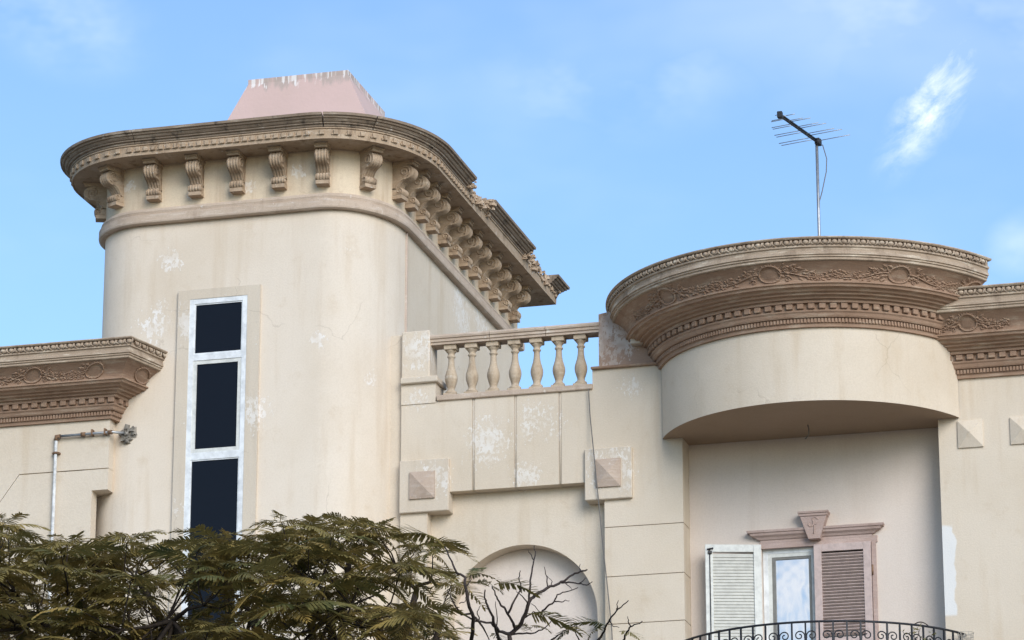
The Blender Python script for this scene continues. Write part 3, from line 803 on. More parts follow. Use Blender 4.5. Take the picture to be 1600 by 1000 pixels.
for a, b in zip(xjs, xjs[1:]):
    q = MB(); q.sweep(Lr, [(a + .003, YBc, 0, 1), (b - .003, YBc, 0, 1)], closed=True); q.build('handrail', M['band'], villa)
hb = zr0 - bz0
bm_ = MB(); s_ = hb / .62
bm_.bevbox(-.078, .078, -.078, .078, -.003, .045 * s_, .006)
bm_.lathe([(z * s_, r) for z, r in ((.045, .066), (.055, .07), (.07, .066), (.082, .05), (.095, .042), (.115, .044), (.15, .056), (.19, .068), (.225, .073), (.26, .071), (.30, .06), (.345, .046), (.40, .037), (.45, .034), (.475, .035), (.482, .046), (.495, .048), (.505, .038), (.52, .037), (.535, .046), (.55, .06), (.562, .064))], 18)
bm_.bevbox(-.073, .073, -.073, .073, .562 * s_, .62 * s_ + .004, .006)
balm = bm_.mesh('baluster')
for x in bx: place(balm, 'baluster', M['baluster'], bal, (atY(x, 612, YBc).x, YBc, bz0))
# pedestals
q = MB(); px0, px1 = XAL, atY(671, 560, YF - .02).x; zp1 = atY(650, 517, YF - .02).z; zp0 = atY(650, 590, YF - .02).z
q.bevbox(px0, px1, YF - .02, YF + .30, zp0 - .02, zp1, .012); q.build('pedestal', W, villa)
q = MB(); q.bevbox(px0, atY(683, 595, YF - .06).x, YF - .06, YF + .34, atY(650, 598, YF - .06).z, zp0, .01); q.build('pedestal_moulding', M['surround'], villa)
q = MB(); q.box(px0, atY(681, 610, YF).x, YF - .012, YF + .31, zled0 - .02, zp0 - .04); q.build('pedestal_base', W, villa)
q = MB(); yq = YF + .02
pA, pB = atY(935.5, 540, yq), atY(1040, 540, yq); zq0 = atY(960, 574, yq).z; zq1 = atY(936, 491, yq).z
q.prism([(pA.x, zq0), (pB.x + .9, zq0), (pB.x + .9, zq1 + .1), (pA.x + .12, zq1 + .02), (pA.x, zq1)], yq, yq + .3); tag(q.build('pedestal', M['pedbrown'], villa), 'brown painted pedestal with flaking pale plaster')
q = MB(); q.bevbox(atY(922.5, 575, YF - .05).x, DC[0] - DR + .3, YF - .05, YF + .32, ztop - .02, zq0 + .01, .008); q.build('pedestal_moulding', M['brown'], villa)
# terrace and main mass behind
q = MB(); q.box(XTR - .2, XRE, YF + .42, 44, ZG - .2, zled0 - .1); q.build('terrace', M['roof'], villa)

# ---- left wing
Z0L = atY(172, 655, YW).z
ph = R(14)
n2 = Vector((math.cos(ph), -math.sin(ph)))
mit = (Vector((0, -1)) + n2) / (1 + Vector((0, -1)).dot(n2))
lst = Path([(XW - 6, YW, 0, -1), (XW, YW, mit.x, mit.y), (XW + math.sin(ph) * 1.0, YW + math.cos(ph) * 1.0, n2.x, n2.y)])
dl = lst.find(52, .42, Z0L + .55, 0, 6)
lo, hi = cornice(lst, Z0L, [(dl, .48, True, True), (dl - 1.1, .5, True, True), (dl + .72, .3, True, False), (6.27, .22, False, False)], zk=.86)
zov = atY(160, 765, YW).z
xlo = atY(142, 800, YW).x
gz = [atY(100, 736.5, YW).z, atY(120, 846.5, YW).z]
xg0 = atY(30, 742, YW).x; xg1 = atY(0, 785, YW).x; zg1 = atY(0, 785, YW).z
xd, zd = xg1 - .55, zg1 - .75
q = MB(); q.prism([(XW, Z0L + .02), (xg0, Z0L + .02), (xg0, gz[0] + .006), (XW, gz[0] + .006)], YW, YW + .3)
q.prism([(xg0, Z0L + .02), (xd, Z0L + .02), (xd, zd), (xg0, gz[0] + .006)], YW, YW + .16); q.box(XW - 6, xd, YW, YW + .16, ZG - .2, Z0L + .02); q.build('wing_panel', W, villa)
q = MB(); q.box(xg0, XW, YW + .001, YW + .3, zov, gz[0] - .006); q.box(xg0, xlo, YW + .001, YW + .16, gz[1] + .006, zov)
q.prism([(xg0, gz[0] - .006), (xd + .004, zd - .006), (xd + .004, gz[1] + .006), (xg0, gz[1] + .006)], YW + .001, YW + .16); q.build('wing_panel', W, villa)
q = MB(); q.box(xg1 - .545, xlo, YW + .001, YW + .16, ZG, gz[1] - .006); q.build('wing_panel', W, villa)
q = MB(); q.box(XW - 6, xlo - .40, YW + .02, 42, ZG - .2, Z0L + .7); q.box(xlo - .41, XTL + .3, YW + 1.1, 42, ZG - .2, Z0L + .7); q.build('wing_core', M['surround'], villa)
q = MB(); q.box(xlo - .1, XW - .004, YW + .02, YW + .7, zov + .002, Z0L + .3); q.build('wing_overhang', W, villa)
q = MB(); q.box(XW - 6, XW + .1, YW - .05, 42, Z0L + .69, Z0L + .775); q.build('wing_roof', M['roof'], villa)

# ---- balcony door
door = MB(); yd = YR + .05
dx0, dx1 = ox0, ox1
frame(door, dx0 + .004, dx1 - .004, ZFL, ozt - .004, .055, yd, yd + .09)
dro = door.build('balcony_door', M['white'], villa)
lx0, lx1 = atY(1201, 900, yd).x, atY(1271, 900, yd).x; lzt = atY(1235, 866, yd).z
q = MB(); frame(q, dx0 + .05, lx1 + .03, ZFL + .02, ozt - .05, .05, yd + .005, yd + .07); q.build('casing', M['offwhite'], dro)
q = MB(); frame(q, lx0 + .025, lx1 - .0, ZFL + .04, lzt, .052, yd + .012, yd + .06); q.build('sash', M['alu'], dro)
q = MB(); q.box(lx0 + .07, lx1 - .045, yd + .03, yd + .045, ZFL + .08, lzt - .045); q.build('pane', M['mglass'], dro)
q = MB(); q.box(lx1 - .01, dx1 - .05, yd + .05, yd + .08, ZFL + .03, ozt - .05); q.build('panel', M['dark'], dro)
def shutter(org, ang, wd, z0, z1, mat, open_slats, name_label, sgn):
    # local x runs along the leaf from its hinge, -y is the face towards the street
    Mx = Matrix.Translation(org) @ Matrix.Rotation(ang, 4, 'Z')
    mb = MB(); stl = .085; h = z1 - z0
    for a, b, c, d in ((0, stl, 0, h), (wd - stl, wd, 0, h)): mb.bevbox(min(sgn * a, sgn * b), max(sgn * a, sgn * b), -.022, .022, c, d, .003)
    for c, d in ((0, .1), (h * .46, h * .46 + .08), (h - .085, h)): mb.bevbox(min(sgn * stl, sgn * (wd - stl)), max(sgn * stl, sgn * (wd - stl)), -.02, .02, c, d, .003)
    me_ = mb.mesh('shutter'); o = place(me_, 'shutter', mat, villa, M=Mx); tag(o, name_label)
    sl = MB(); Ms = Matrix.Rotation(R(-38 if open_slats else 74), 4, 'X'); hw = (wd - 2 * stl) / 2
    sl.box(-hw - .004, hw + .004, -.022, .022, -.0045, .0045, Ms); sm = sl.mesh('slat')
    z = .125
    while z < h - .1:
        if not (h * .46 - .02 < z < h * .46 + .1): place(sm, 'slat', mat if open_slats else M['slat'], o, M=Mx @ Matrix.Translation((sgn * wd / 2, 0, z)))
        z += .0355
    return o, Mx
zs1 = ozt - .0
wl = (atY(1190, 900, YR).x - atY(1104, 900, YR).x) * 1.0
o1, Mx1 = shutter(Vector((dx0 + .0, YR - .035, ZFL + .03)), R(16), wl, 0, zs1 - ZFL - .0, M['offwhite'], False, 'grey-white louvred shutter leaf folded open', -1)
wr = atY(1362, 900, YR - .03).x - atY(1272.5, 900, YR - .03).x
o2, Mx2 = shutter(Vector((atY(1362, 900, YR - .03).x, YR - .022, ZFL + .03)), 0, wr, 0, zs1 - ZFL - .035, M['shpink'], True, 'mauve louvred shutter leaf standing closed', -1)
q = MB(); q.tube([(-wl + .05, -.03, .0), (-wl + .05, -.03, zs1 - ZFL - .06)], .006, 5); q.tube([(-wl + .02, -.032, zs1 - ZFL - .06), (-wl + .09, -.032, zs1 - ZFL - .045)], .009, 5); q.bevbox(-wl + .03, -wl + .075, -.045, -.02, zs1 - ZFL - .11, zs1 - ZFL - .075, .004)
ob = q.mesh('bolt'); place(ob, 'bolt', M['black'], o1, M=Mx1)
q = MB(); q.box(dx1 - .035, dx1 + .012, YR - .02, YR + .02, ZFL, ozt + .02); q.build('door_jamb', M['mauve'], villa)
for z in (ozt - .38, ZFL + .3):
    q = MB(); q.tube([(dx1 - .03, YR - .03, z), (dx1 - .03, YR - .03, z + .11)], .011, 6); q.build('hinge', M['rust'], o2)
# lintel with keystone
lA, lB = atY(1165.5, 829, YR - .1), atY(1380, 815, YR - .1)
zl = (atY(1270, 823, YR - .1).z); xm = [lA.x, lB.x]
lt = MB()
pr = [(0, 0), (.02, 0), (.022, .028), (.035, .032), (.05, .055), (.075, .075), (.082, .10), (.095, .105), (.1, .13), (0, .13)]
zlb = zl - .13
lt.sweep([(p, z + zlb) for p, z in pr], [(xm[0] + .185, YR + .02, -1.85, 0), (xm[0] + .185, YR, -1.85, -1), (xm[1] - .175, YR, 1.75, -1), (xm[1] - .175, YR + .02, 1.75, 0)])
lt.box(ox0 - .02, ox1 + .03, YR - .018, YR + .02, ozt - .012, zlb + .01)
lin = lt.build('lintel', M['mauve'], villa)
kA, kB = atY(1246, 800, YR - .12), atY(1294, 797, YR - .12); kb0, kb1 = atY(1263, 842, YR - .12), atY(1281, 840, YR - .12)
ks = MB(); zk1 = (kA.z + kB.z) / 2; zk0 = (kb0.z + kb1.z) / 2; kt = zk1 - .045
f_ = (zk1 - kt) / (zk1 - zk0); 
ks.prism([(kb0.x, zk0), (kb1.x, zk0), (kB.x - .022, kt), (kA.x + .022, kt)], YR - .115, YR + .01)
ks.prism([(kA.x + .018, kt - .006), (kB.x - .018, kt - .006), (kB.x - .006, zk1 - .018), (kA.x + .006, zk1 - .018)], YR - .128, YR + .01)
ks.prism([(kA.x + .004, zk1 - .022), (kB.x - .004, zk1 - .022), (kB.x, zk1), (kA.x, zk1)], YR - .14, YR + .01)
kx_ = (kA.x + kB.x) / 2; kz = (kt + zk0) / 2 + .03
orn = [(-.045, .015), (-.055, -.005), (-.04, -.025), (-.012, -.022), (.004, .0), (.0, .03), (-.01, .055), (.002, .075), (.025, .08), (.045, .06), (.06, .055)]
ks.tube([(kx_ + a, YR - .117, kz + b) for a, b in orn], .0075, 5); ks.tube([(kx_ + .0, YR - .117, kz + .02), (kx_ + .012, YR - .117, kz - .03), (kx_ + .002, YR - .117, kz - .11)], .007, 5); ks.tube([(kx_ + .005, YR - .117, kz - .01), (kx_ + .035, YR - .117, kz), (kx_ + .045, YR - .117, kz + .02)], .006, 5)
ks.build('keystone', M['mauve'], lin)

# ---- balcony slab and railing
sl = MB(); arcR = arc(RC[0], RC[1], RRR + .1, -aL, -aR, 40)
sl.prismz([(a[0], a[1]) for a in arcR] + [(arcR[-1][0], YR + .05), (arcR[0][0], YR + .05)], ZFL - .22, ZFL); sl.build('balcony_slab', W, villa)
rst_ = Path(arc(RC[0], RC[1], RRR, -aL, -aR, 60))
q = MB()
q.tube([(a[0], a[1], zrail - .008) for a in rst_.st], .0125, 6); q.tube([(a[0], a[1], zrail - .25) for a in rst_.st], .008, 5) if False else None
q.tube([(a[0], a[1], ZFL + .1) for a in rst_.st], .011, 6)
rail = q.build('balcony_railing', M['iron'], villa); tag(rail, 'black wrought iron railing with curled scrolls')
bar = MB(); bar.box(-.0085, .0085, -.0085, .0085, -.96, -.008); barm = bar.mesh('bar')
scr = MB()
def spiral(sg, up):
    c = Vector((sg * .066, 0, -.155)); pts = []
    for k in range(30):
        t = k / 29; ang = R(-170) - t * R(470); r = .058 * (1 - .78 * t)
        x = -sg * 0 + c.x - sg * r * math.cos(ang + R(0)) * -1
        pts.append((c.x - sg * r * math.cos(R(-20) + t * R(480) + R(0)) , 0, c.z + r * math.sin(R(-20) + t * R(480))))
    tail = [(sg * .012, 0, -.155 - .21), (sg * .010, 0, -.155 - .10), (sg * .008, 0, -.155 - .03)]
    pts = tail + pts
    if not up: pts = [(x, y, -.86 - z - .1) for x, y, z in pts]
    scr.tube(pts, .0072, 5)
for sg in (-1, 1): spiral(sg, True)
scrm = scr.mesh('scroll'); scr = MB()
for sg in (-1, 1): spiral(sg, False)
scrm2 = scr.mesh('scroll')
stp_ = .1455; sA = rst_.find(1301.5, 0, zrail, rst_.L * .2, rst_.L * .8); k0 = -int(sA / stp_)
for k in range(k0, int((rst_.L - sA) / stp_) + 1):
    d = sA + k * stp_; q_ = rst_.pt(d, 0, zrail); rz = rotn(rst_.nrm(d))
    place(barm, 'bar', M['iron'], rail, q_, rz)
    if k % 2 == 0:
        place(scrm, 'scroll', M['iron'], rail, q_, rz); place(scrm2, 'scroll', M['iron'], rail, q_, rz)

# ------------------------------------------------------------------ water pipe on the left wing
yp = YW - .045
pz = atY(90, 682, yp).z; pxA = atY(88, 682, yp).x; pE = atY(203, 680, YT + .02)
wp = thing('water_pipe', (pxA, yp, 0), 'thin galvanised pipe running along the wing wall and down it below the brown cornice', 'pipe')
q = MB(); q.tube([(pxA, yp, pz), (XW + .05, yp, pz + .005), (pE.x - .02, YT + .02, pz + .02)], .016, 8); q.build('pipe_run', M['steel'], wp)
q = MB(); q.tube([(pxA, yp, pz), (pxA, yp, .02)], .019, 8); tag(q.build('downpipe', M['pipewhite'], wp), 'whitewashed vertical pipe')
q = MB(); q.tube([(pxA - .0, yp, pz - .05), (pxA, yp, pz), (pxA + .05, yp, pz)], .026, 8); q.build('elbow', M['rust'], wp)
for x in (130, 172):
    X = atY(x, 681, yp).x; q = MB(); q.tube([(X - .025, yp, pz + .002), (X + .025, yp, pz + .003)], .026, 8); q.build('coupling', M['rust'], wp)
for x in (144, 164):
    X = atY(x, 681, yp).x; q = MB(); q.box(X - .009, X + .009, yp - .022, YW + .01, pz - .02, pz + .05); q.build('clip', M['rust'], wp)
for z in (atY(87, 708, yp).z, atY(87, 800, yp).z - .6):
    q = MB(); q.tube([(pxA, yp, z - .012), (pxA, yp, z + .012)], .03, 8); q.box(pxA - .045, pxA + .045, yp, YW + .01, z - .01, z + .01); q.build('clamp', M['rust'], wp)
rr = random.Random(5); q = MB()
for k in range(26):
    a = rr.uniform(0, 6.28); d = rr.random() ** .6 * .085
    rock(q, Vector((pE.x + d * math.cos(a) - .01, YT + .02 - rr.uniform(.0, .05) * (1 - d / .1), pz + .01 + d * math.sin(a) * 1.05)), rr.uniform(.03, .05), rr)
q.build('cement_patch', M['cement'], wp)

# ------------------------------------------------------------------ television antenna on the bow's roof
YA_ = 38.2
mb_ = atY(1274, 368, YA_); mt = atY(1276, 222, YA_)
ant = thing('television_antenna', (mt.x, YA_, ZD + .82), 'spiky television antenna on a thin grey mast above the bowed cornice', 'antenna')
q = MB(); q.tube([(mt.x, YA_, ZD + .8), (mt.x, YA_, mt.z + .03)], .018, 8); q.build('mast', M['steel'], ant)
bd = Vector((-.25, -.97, 0)).normalized(); ed_ = Vector((.97, -.25, 0)).normalized()
b0 = Vector((mt.x + .03, YA_ + .05, mt.z)); BL = 1.10
for dz in (-.014, .014):
    q = MB(); q.tube([b0 + Vector((0, 0, dz)), b0 + bd * BL + Vector((0, 0, dz))], .011, 6); q.build('boom', M['black'], ant)
for d in (.03, BL - .02, .07):
    q = MB(); c = b0 + bd * d; q.bevbox(c.x - .03, c.x + .03, c.y - .03, c.y + .03, c.z - .038, c.z + .038, .006); q.build('clamp', M['black'], ant)
NE = 9
for k in range(NE):
    d = .12 + (BL - .16) * (1 - (1 - k / (NE - 1)) ** 1.25); L = .37 * (1 - k / (NE - 1)) ** .75 + .07
    for sg in (-1, 1):
        c = b0 + bd * d + Vector((0, 0, .014 * (sg if k % 2 else -sg)))
        q = MB(); q.tube([c, c + ed_ * sg * L], .0048, 5); q.build('element', M['steel'], ant)
q = MB(); q.tube([b0 + Vector((.03, 0, -.02)), b0 + Vector((.075, 0, -.2)), b0 + Vector((.065, 0, -.36)), b0 + Vector((.01, -.02, -.62)), b0 + Vector((-.03, -.02, -.75)), b0 + Vector((-.04, -.015, -1.25))], .006, 6); q.build('cable', M['cable'], ant)

# ------------------------------------------------------------------ cable down the facade, wire under the soffit
cbp = [(919.5, 607), (922, 650), (927, 700), (932, 750), (938, 810), (944, 870), (950, 925), (956, 985), (958, 1030)]
q = MB(); q.tube([tuple(atY(x, y, YF - (.10 if 695 < y < 800 else .05))) for x, y in cbp] + [tuple(atY(960, 1060, YF - .02))], .0065, 6)
tag(q.build('cable', M['cable']), 'thin dark cable hanging from the balustrade ledge past the studded block', 'cable')
hw_ = atZ(1262, 664, ZS); q = MB(); q.tube([hw_ + Vector((0, 0, .01)), hw_ + Vector((.012, 0, -.05)), hw_ + Vector((.01, 0, -.11)), hw_ + Vector((-.03, 0, -.16))], .007, 5)
tag(q.build('ceiling_wire', M['cable']), 'short loose wire hanging from the balcony soffit', 'wire')

# ------------------------------------------------------------------ bits on the balcony railing
sq = rst_.find(1503, 0, zrail, rst_.L * .6, rst_.L); pb = rst_.pt(min(sq, rst_.L), 0, zrail)
bk = thing('wire_basket', (pb.x + .05, pb.y - .02, zrail - .35), 'pale wire mesh basket hooked on the end of the iron railing', 'basket')
q = MB(); cx, cy = pb.x + .045, pb.y - .03
for k in range(9):
    z = zrail - .33 + k * .04; r = .055 + .004 * k; q.tube([(cx + r * math.cos(t * math.pi / 6), cy + r * math.sin(t * math.pi / 6), z) for t in range(13)], .0035, 4)
for t in range(12): q.tube([(cx + .055 * math.cos(t * math.pi / 6), cy + .055 * math.sin(t * math.pi / 6), zrail - .33), (cx + .087 * math.cos(t * math.pi / 6), cy + .087 * math.sin(t * math.pi / 6), zrail - .01)], .0035, 4)
q.tube([(cx - .08, cy, zrail - .03), (cx - .1, cy + .01, zrail + .012), (pb.x - .03, pb.y, zrail)], .004, 4); q.build('mesh', M['wicker'], bk)
sp_ = rst_.find(1440, 0, zrail, rst_.L * .5, rst_.L); pv = rst_.pt(sp_, .01, zrail)
dv = thing('dry_creeper', (pv.x, pv.y, ZFL), 'dry brown-green creeper tangled in the iron railing', 'plant')
q = MB(); rr = random.Random(21)
stems = []
for k in range(9):
    d0 = sp_ + rr.uniform(-.16, .16); pts = []
    for j in range(8):
        pts.append(rst_.pt(d0 + rr.uniform(-.05, .05) + (k % 3 - 1) * .03 * j * .4, rr.uniform(-.01, .03), ZFL + (zrail - ZFL - rr.uniform(.03, .16)) * j / 7))
    q.tube(pts, [.006 * (1 - .08 * j) for j in range(8)], 4); stems.append(pts)
lp = [rst_.pt(sp_ + (-.1 + .2 * j / 10), .0, zrail + .035 * math.sin(math.pi * j / 10) - .004) for j in range(11)]
q.tube(lp, .006, 4); q.build('stem', M['twig'], dv)
q = MB()
for pts in stems:
    for j in range(3, 8):
        for m_ in range(3):
            c = Vector(pts[j]) + Vector((rr.uniform(-.03, .03), rr.uniform(-.03, .0), rr.uniform(-.03, .03))); a = Vector((rr.uniform(-1, 1), rr.uniform(-1, 1), rr.uniform(-1, .6))).normalized() * .035; b = a.orthogonal().normalized() * .011
            q.poly([c, c + a * .5 + b, c + a, c + a * .5 - b])
o = q.build('leaves', M['leaf'], dv); o['kind'] = 'stuff'

# ------------------------------------------------------------------ trees
def frond_mesh(seed, L=.46, pairs=18):
    rr = random.Random(seed); mb = MB()
    drp = rr.uniform(.3, .62)
    def rach(t): return Vector((L * t * (1 - .10 * t * t), .015 * math.sin(3 * t + seed), .10 * L * t - drp * L * t * t))
    mb.tube([rach(t / 6) for t in range(7)], [.0045 * (1 - .1 * t) for t in range(7)], 3, cap=False)
    for k in range(pairs):
        t = .14 + .86 * k / (pairs - 1); c = rach(t)
        pl_ = .122 * (math.sin(math.pi * min(1, .18 + t * .74)) ** .6) * rr.uniform(.85, 1.1)
        if k == pairs - 1: pl_ *= .8
        for sg in (-1, 1):
            if rr.random() < .04: continue
            fw_ = R(58 - 30 * t) + rr.uniform(-.1, .1); d = Vector((math.cos(fw_) , sg * math.sin(fw_), rr.uniform(-.32, -.05))).normalized()
            d0 = Vector((d.x, d.y, d.z + .1)); wdt = .0068
            sd = Vector((-d.y, d.x, 0)).normalized() * wdt
            nseg = 4; pv_ = None; prevc = None
            for j in range(nseg + 1):
                u = j / nseg; q_ = c + d * pl_ * u + Vector((0, 0, -.022 * u * u)); wj = (.45 + .75 * math.sin(math.pi * (u * .9 + .08))) * (1.25 if j % 2 else .8) * (0.15 if j == nseg else 1)
                a = mb.vert(q_ + sd * wj + Vector((0, 0, -.002))); b = mb.vert(q_ - sd * wj + Vector((0, 0, -.002)))
                if pv_: mb.face((pv_[0], a, b, pv_[1]))
                pv_ = (a, b)
    me = bpy.data.meshes.new('frond'); me.from_pydata(mb.v, [], mb.f); me.update(); return me, mb
FR = [frond_mesh(s) for s in range(6)]
def orient(P, d, roll=0.0, sc=1.0):
    x = Vector(d).normalized(); z = Vector((0, 0, 1)) - x * x.z
    z = z.normalized() if z.length > .05 else x.orthogonal().normalized()
    y = z.cross(x); Rm = Matrix((x, y, z)).transposed().to_4x4()
    return Matrix.Translation(P) @ Rm @ Matrix.Rotation(roll, 4, 'X') @ Matrix.Scale(sc, 4)
def outline(x):
    T = [(-400, 830), (-200, 812), (-60, 800), (10, 806), (45, 842), (100, 832), (150, 858), (195, 826), (240, 832), (270, 846), (330, 828), (385, 842), (415, 822), (440, 806), (500, 812), (545, 803), (585, 806), (612, 846), (640, 850), (662, 880), (685, 920), (700, 965), (720, 1010)]
    for (a, b), (c, d) in zip(T, T[1:]):
        if a <= x <= c: return b + (d - b) * (x - a) / (c - a)
    return 1010
rt = random.Random(42)
YTc = 27.2
tx = atY(560, 1000, YTc).x
tree = thing('poinciana_tree', (tx, YTc, 0), 'spreading tree with dense feathery olive-brown leaves in front of the tower', 'tree')
tips = []
for x, y in ((14, 812), (62, 850), (105, 838), (130, 860), (200, 828), (232, 842), (262, 852), (325, 832), (372, 846), (440, 806), (470, 822), (520, 812), (548, 806), (585, 814), (598, 832), (655, 842), (676, 856), (640, 880), (705, 905)):
    tips.append((atY(x, y + 10, YTc + rt.uniform(-.5, .6)), True))
k = 0
while k < 400:
    x = rt.uniform(-330, 690); y0 = outline(x); y = y0 + 14 + (rt.random() ** 1.15) * 260
    if x > 590 and (y > 1000 or rt.random() < .5): continue
    tips.append((atY(x, y, YTc + rt.uniform(-1.7, 1.5) * min(1, (y - y0) / 60 + .3)), False)); k += 1
def stuffless(P): return pix(P)
fork = Vector((tx, YTc, 4.6))
q = MB(); q.tube([(tx + .05, YTc, -.15), (tx + .02, YTc, .4), (tx - .05, YTc + .03, 2.0), (tx + .03, YTc, 3.4), tuple(fork), (tx + .02, YTc + .02, 5.3)], [.30, .23, .19, .175, .17, .13], 12); q.build('trunk', M['bark'], tree)
hubs = [[atY(x, y, YTc + dy), []] for x, y, dy in ((-230, 1010, .2), (-120, 950, -.7), (-20, 930, .5), (60, 960, -.9), (120, 930, .3), (215, 905, -.2), (270, 970, -1.0), (345, 905, .5), (395, 960, -.3), (470, 895, -.1), (545, 880, .3), (520, 960, -1.0), (590, 950, .4), (650, 925, -.2), (690, 965, .2), (430, 1010, .9))]
for P, e in tips: min(hubs, key=lambda h: (h[0] - P).length + (0.5 if h[0].z > P.z + .1 else 0))[1].append(P)
for H, ts in hubs:
    mb = MB()
    mid1 = fork.lerp(H, .35) + Vector((rt.uniform(-.2, .2), rt.uniform(-.2, .2), -.15)); mid2 = fork.lerp(H, .72) + Vector((rt.uniform(-.15, .15), rt.uniform(-.15, .15), .05))
    mb.tube([fork, mid1, mid2, H], [.085, .06, .042, .026], 7)
    rest = list(ts)
    while rest:
        T0 = rest[0]; grp = sorted(rest, key=lambda T: (T - T0).length)[:5]; rest = [T for T in rest if T not in grp]
        c = sum(grp, Vector()) / len(grp); S = H.lerp(c, .62) + Vector((rt.uniform(-.06, .06), rt.uniform(-.06, .06), -.10))
        m1 = H.lerp(S, .5) + Vector((rt.uniform(-.07, .07), rt.uniform(-.07, .07), rt.uniform(-.08, .02))); mb.tube([H, m1, S], [.021, .016, .012], 5, cap=False)
        for T in grp:
            m1 = S.lerp(T, .5) + Vector((rt.uniform(-.04, .04), rt.uniform(-.04, .04), rt.uniform(-.06, .0)))
            mb.tube([S, m1, T], [.010, .007, .004], 4, cap=False)
    mb.build('branch', M['bark'], tree)
fronds = []
for P, top in tips:
    nf = rt.choice((5, 6, 6, 7)) if not top else rt.choice((5, 6, 7)); a0 = rt.uniform(0, 6.28)
    for j in range(nf):
        a = a0 + j * 2 * math.pi / nf + rt.uniform(-.35, .35); el = rt.uniform(-.12, .42) if not top else rt.uniform(-.05, .35)
        d = Vector((math.cos(a) * math.cos(el), math.sin(a) * math.cos(el), math.sin(el)))
        fronds.append((orient(P, d, rt.uniform(-.5, .5), rt.uniform(.48, .98) * (1.0 + max(0, YTc - .2 - P.y) * .22)), rt.randrange(6), P))
def visible_rank(f):
    x, y = pix(f[2]); return (0 if (0 < x < 760 and y < 1000) else 1, f[2].y)
fronds.sort(key=visible_rank)
for Mx, i, P in fronds[:290]: place(FR[i][0], 'frond', M['leaf'], tree, M=Mx)
cm = MB()
for Mx, i, P in fronds[290:]:
    b0_ = len(cm.v); cm.v += [tuple(Mx @ Vector(v)) for v in FR[i][1].v]; cm.f += [tuple(b0_ + t for t in f) for f in FR[i][1].f]
me = bpy.data.meshes.new('crown'); me.from_pydata(cm.v, [], cm.f); me.update()
o = place(me, 'crown', M['leaf'], tree); o['kind'] = 'stuff'

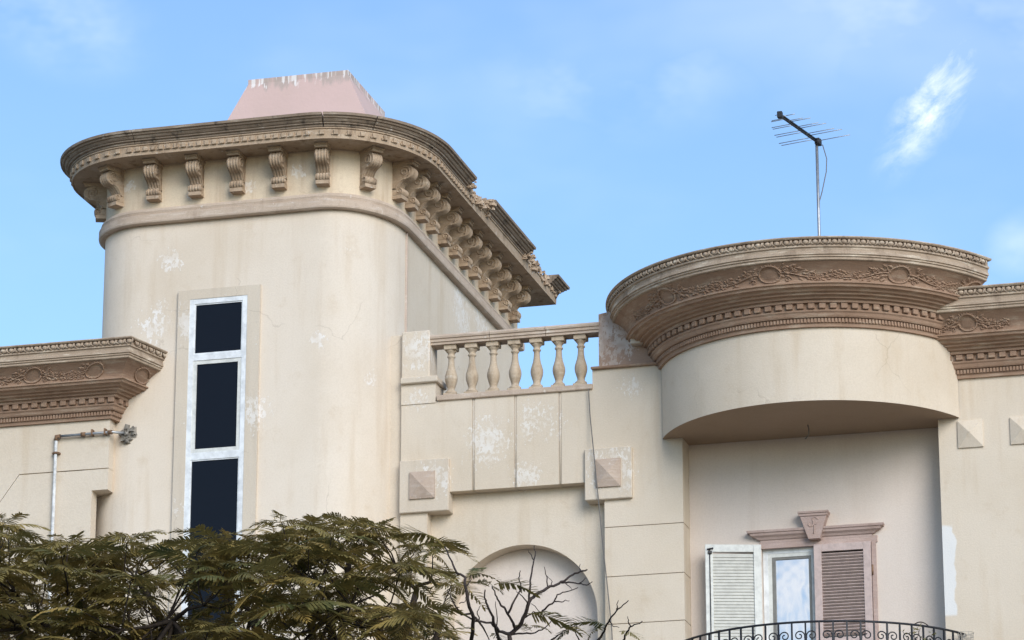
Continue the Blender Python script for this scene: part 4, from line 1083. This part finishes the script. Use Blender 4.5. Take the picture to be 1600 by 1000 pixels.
# the nearly bare tree beside it
FG = [m.copy() for m, _ in FR[:3]]
def dep(x, y): return 26.5 + .45 * math.sin(x / 62) + .35 * math.sin(y / 41 + 1)
def zpt(zx, zy):
    x, y = 580 + zx / 3.2, 740 + zy / 3.2; return atY(x, y, dep(x, y))
base = zpt(760, 900)
bt = thing('bare_tree', (base.x, base.y, 0), 'nearly bare tree with twisting dark twigs and a few green leaves before the blind arch', 'tree')
joint = Vector((base.x, base.y, base.z - .5))
q = MB(); q.tube([(base.x - .1, base.y + .05, -.15), (base.x - .05, base.y, 1.5), (base.x + .06, base.y, 3.6), tuple(joint)], [.15, .11, .085, .06], 10); q.build('trunk', M['twig'], bt)
BR = [([(640, 832), (620, 760), (600, 700), (582, 660), (566, 620), (570, 580)], 9), ([(500, 832), (512, 720), (484, 640), (470, 560), (472, 520), (430, 500), (404, 440), (368, 366)], 10),
      ([(512, 700), (450, 706), (420, 660), (398, 620), (380, 580)], 6), ([(690, 800), (640, 790), (600, 745), (520, 738), (440, 692)], 9),
      ([(690, 806), (740, 765), (772, 700), (790, 640), (820, 604), (880, 572), (925, 556), (965, 538), (1010, 505), (1045, 490), (1080, 480)], 11),
      ([(790, 640), (796, 560), (806, 470), (820, 410), (815, 360)], 6), ([(812, 430), (800, 405), (784, 384)], 3.2), ([(884, 570), (880, 520), (865, 466)], 4.2), ([(900, 564), (905, 540), (880, 512)], 3),
      ([(950, 546), (1010, 545), (1050, 550), (1085, 556), (1106, 540)], 5), ([(1045, 490), (1040, 470), (1046, 452)], 3.2), ([(1040, 548), (1065, 530), (1075, 522)], 3),
      ([(722, 780), (700, 730), (676, 690), (640, 640), (620, 606), (604, 560)], 8), ([(684, 700), (705, 655), (730, 610), (748, 570), (738, 520), (746, 486)], 6), ([(782, 650), (755, 612), (724, 590)], 4),
      ([(850, 700), (880, 665), (915, 640), (930, 605), (970, 592), (1034, 570)], 5.5), ([(915, 640), (950, 642), (972, 632), (992, 636)], 3.6), ([(770, 720), (810, 690), (850, 700), (800, 650)], 4),
      ([(1150, 815), (1170, 770), (1192, 730), (1228, 684), (1250, 668), (1286, 635)], 6), ([(1228, 684), (1230, 660), (1236, 634)], 3.6), ([(1255, 840), (1280, 790), (1298, 765), (1330, 752), (1356, 738)], 5.5), ([(1298, 765), (1285, 740), (1282, 714)], 4),
      ([(690, 806), (760, 800), (820, 796), (870, 770), (905, 730)], 6), ([(640, 832), (626, 770), (628, 700), (622, 640)], 4), ([(1190, 735), (1205, 760), (1240, 770)], 3.4), ([(900, 832), (950, 800), (985, 770)], 4.5), ([(1040, 832), (1020, 790), (1034, 750)], 4),
      ([(440, 650), (470, 640), (476, 610)], 3), ([(540, 730), (530, 690), (550, 660)], 3.4), ([(480, 560), (500, 530), (495, 500)], 3), ([(960, 540), (985, 560), (1004, 580)], 3), ([(520, 720), (560, 770), (590, 832)], 7)]
for pts, r in BR:
    P3 = [zpt(*p) for p in pts]; fine_ = []
    for a, b in zip(P3, P3[1:]):
        for t in (0, .33, .66): fine_.append(a.lerp(b, t) + Vector((rt.uniform(-1, 1), rt.uniform(-1, 1), rt.uniform(-1, 1))) * .006 * (t > 0))
    fine_.append(P3[-1]); nn = len(fine_)
    rad = [r / 3.2 / 2 / 205 * 2.1 * (1 - .62 * i / (nn - 1)) for i in range(nn)]
    mb = MB()
    if pts[0][1] >= 795: mb.tube([joint, joint.lerp(P3[0], .6) + Vector((0, 0, -.04)), P3[0]], [.05, .03, rad[0]], 6)
    mb.tube(fine_, rad, 6); mb.build('branch', M['twig'], bt)
def leaf_at(a, b, green, roll=0.0, par=bt):
    A = zpt(*a); B = zpt(*b); d = B - A; place(FG[rt.randrange(3)] if green else FR[rt.randrange(6)][0], 'frond', M['leafg'] if green else M['leaf'], par, M=orient(A, d + Vector((0, 0, d.length * .25)), roll, d.length / .43))
for a, b, g_, ro in (((368, 366), (160, 300), 0, .5), ((368, 366), (190, 350), 0, -.3), ((360, 360), (250, 290), 0, .2), ((368, 370), (250, 420), 0, .6), ((472, 520), (320, 462), 0, .3), ((480, 520), (590, 490), 0, -.3), ((476, 520), (560, 460), 0, .2), ((440, 520), (300, 600), 0, .3),
                     ((610, 560), (790, 565), 0, -.4), ((604, 560), (520, 545), 0, .5), ((606, 562), (660, 600), 1, .2), ((770, 700), (1010, 750), 1, -.4), ((780, 710), (940, 700), 1, .3), ((800, 760), (900, 790), 1, .2), ((1180, 770), (1020, 720), 1, .5), ((1175, 775), (1070, 790), 1, -.2), ((800, 790), (720, 760), 1, .3),
                     ((330, 810), (500, 770), 1, .3), ((340, 815), (460, 830), 1, -.3), ((1240, 790), (1340, 815), 0, .3), ((600, 800), (680, 830), 1, 0), ((985, 770), (1080, 780), 1, .3), ((1000, 780), (920, 820), 1, .2)):
    leaf_at(a, b, g_, ro)
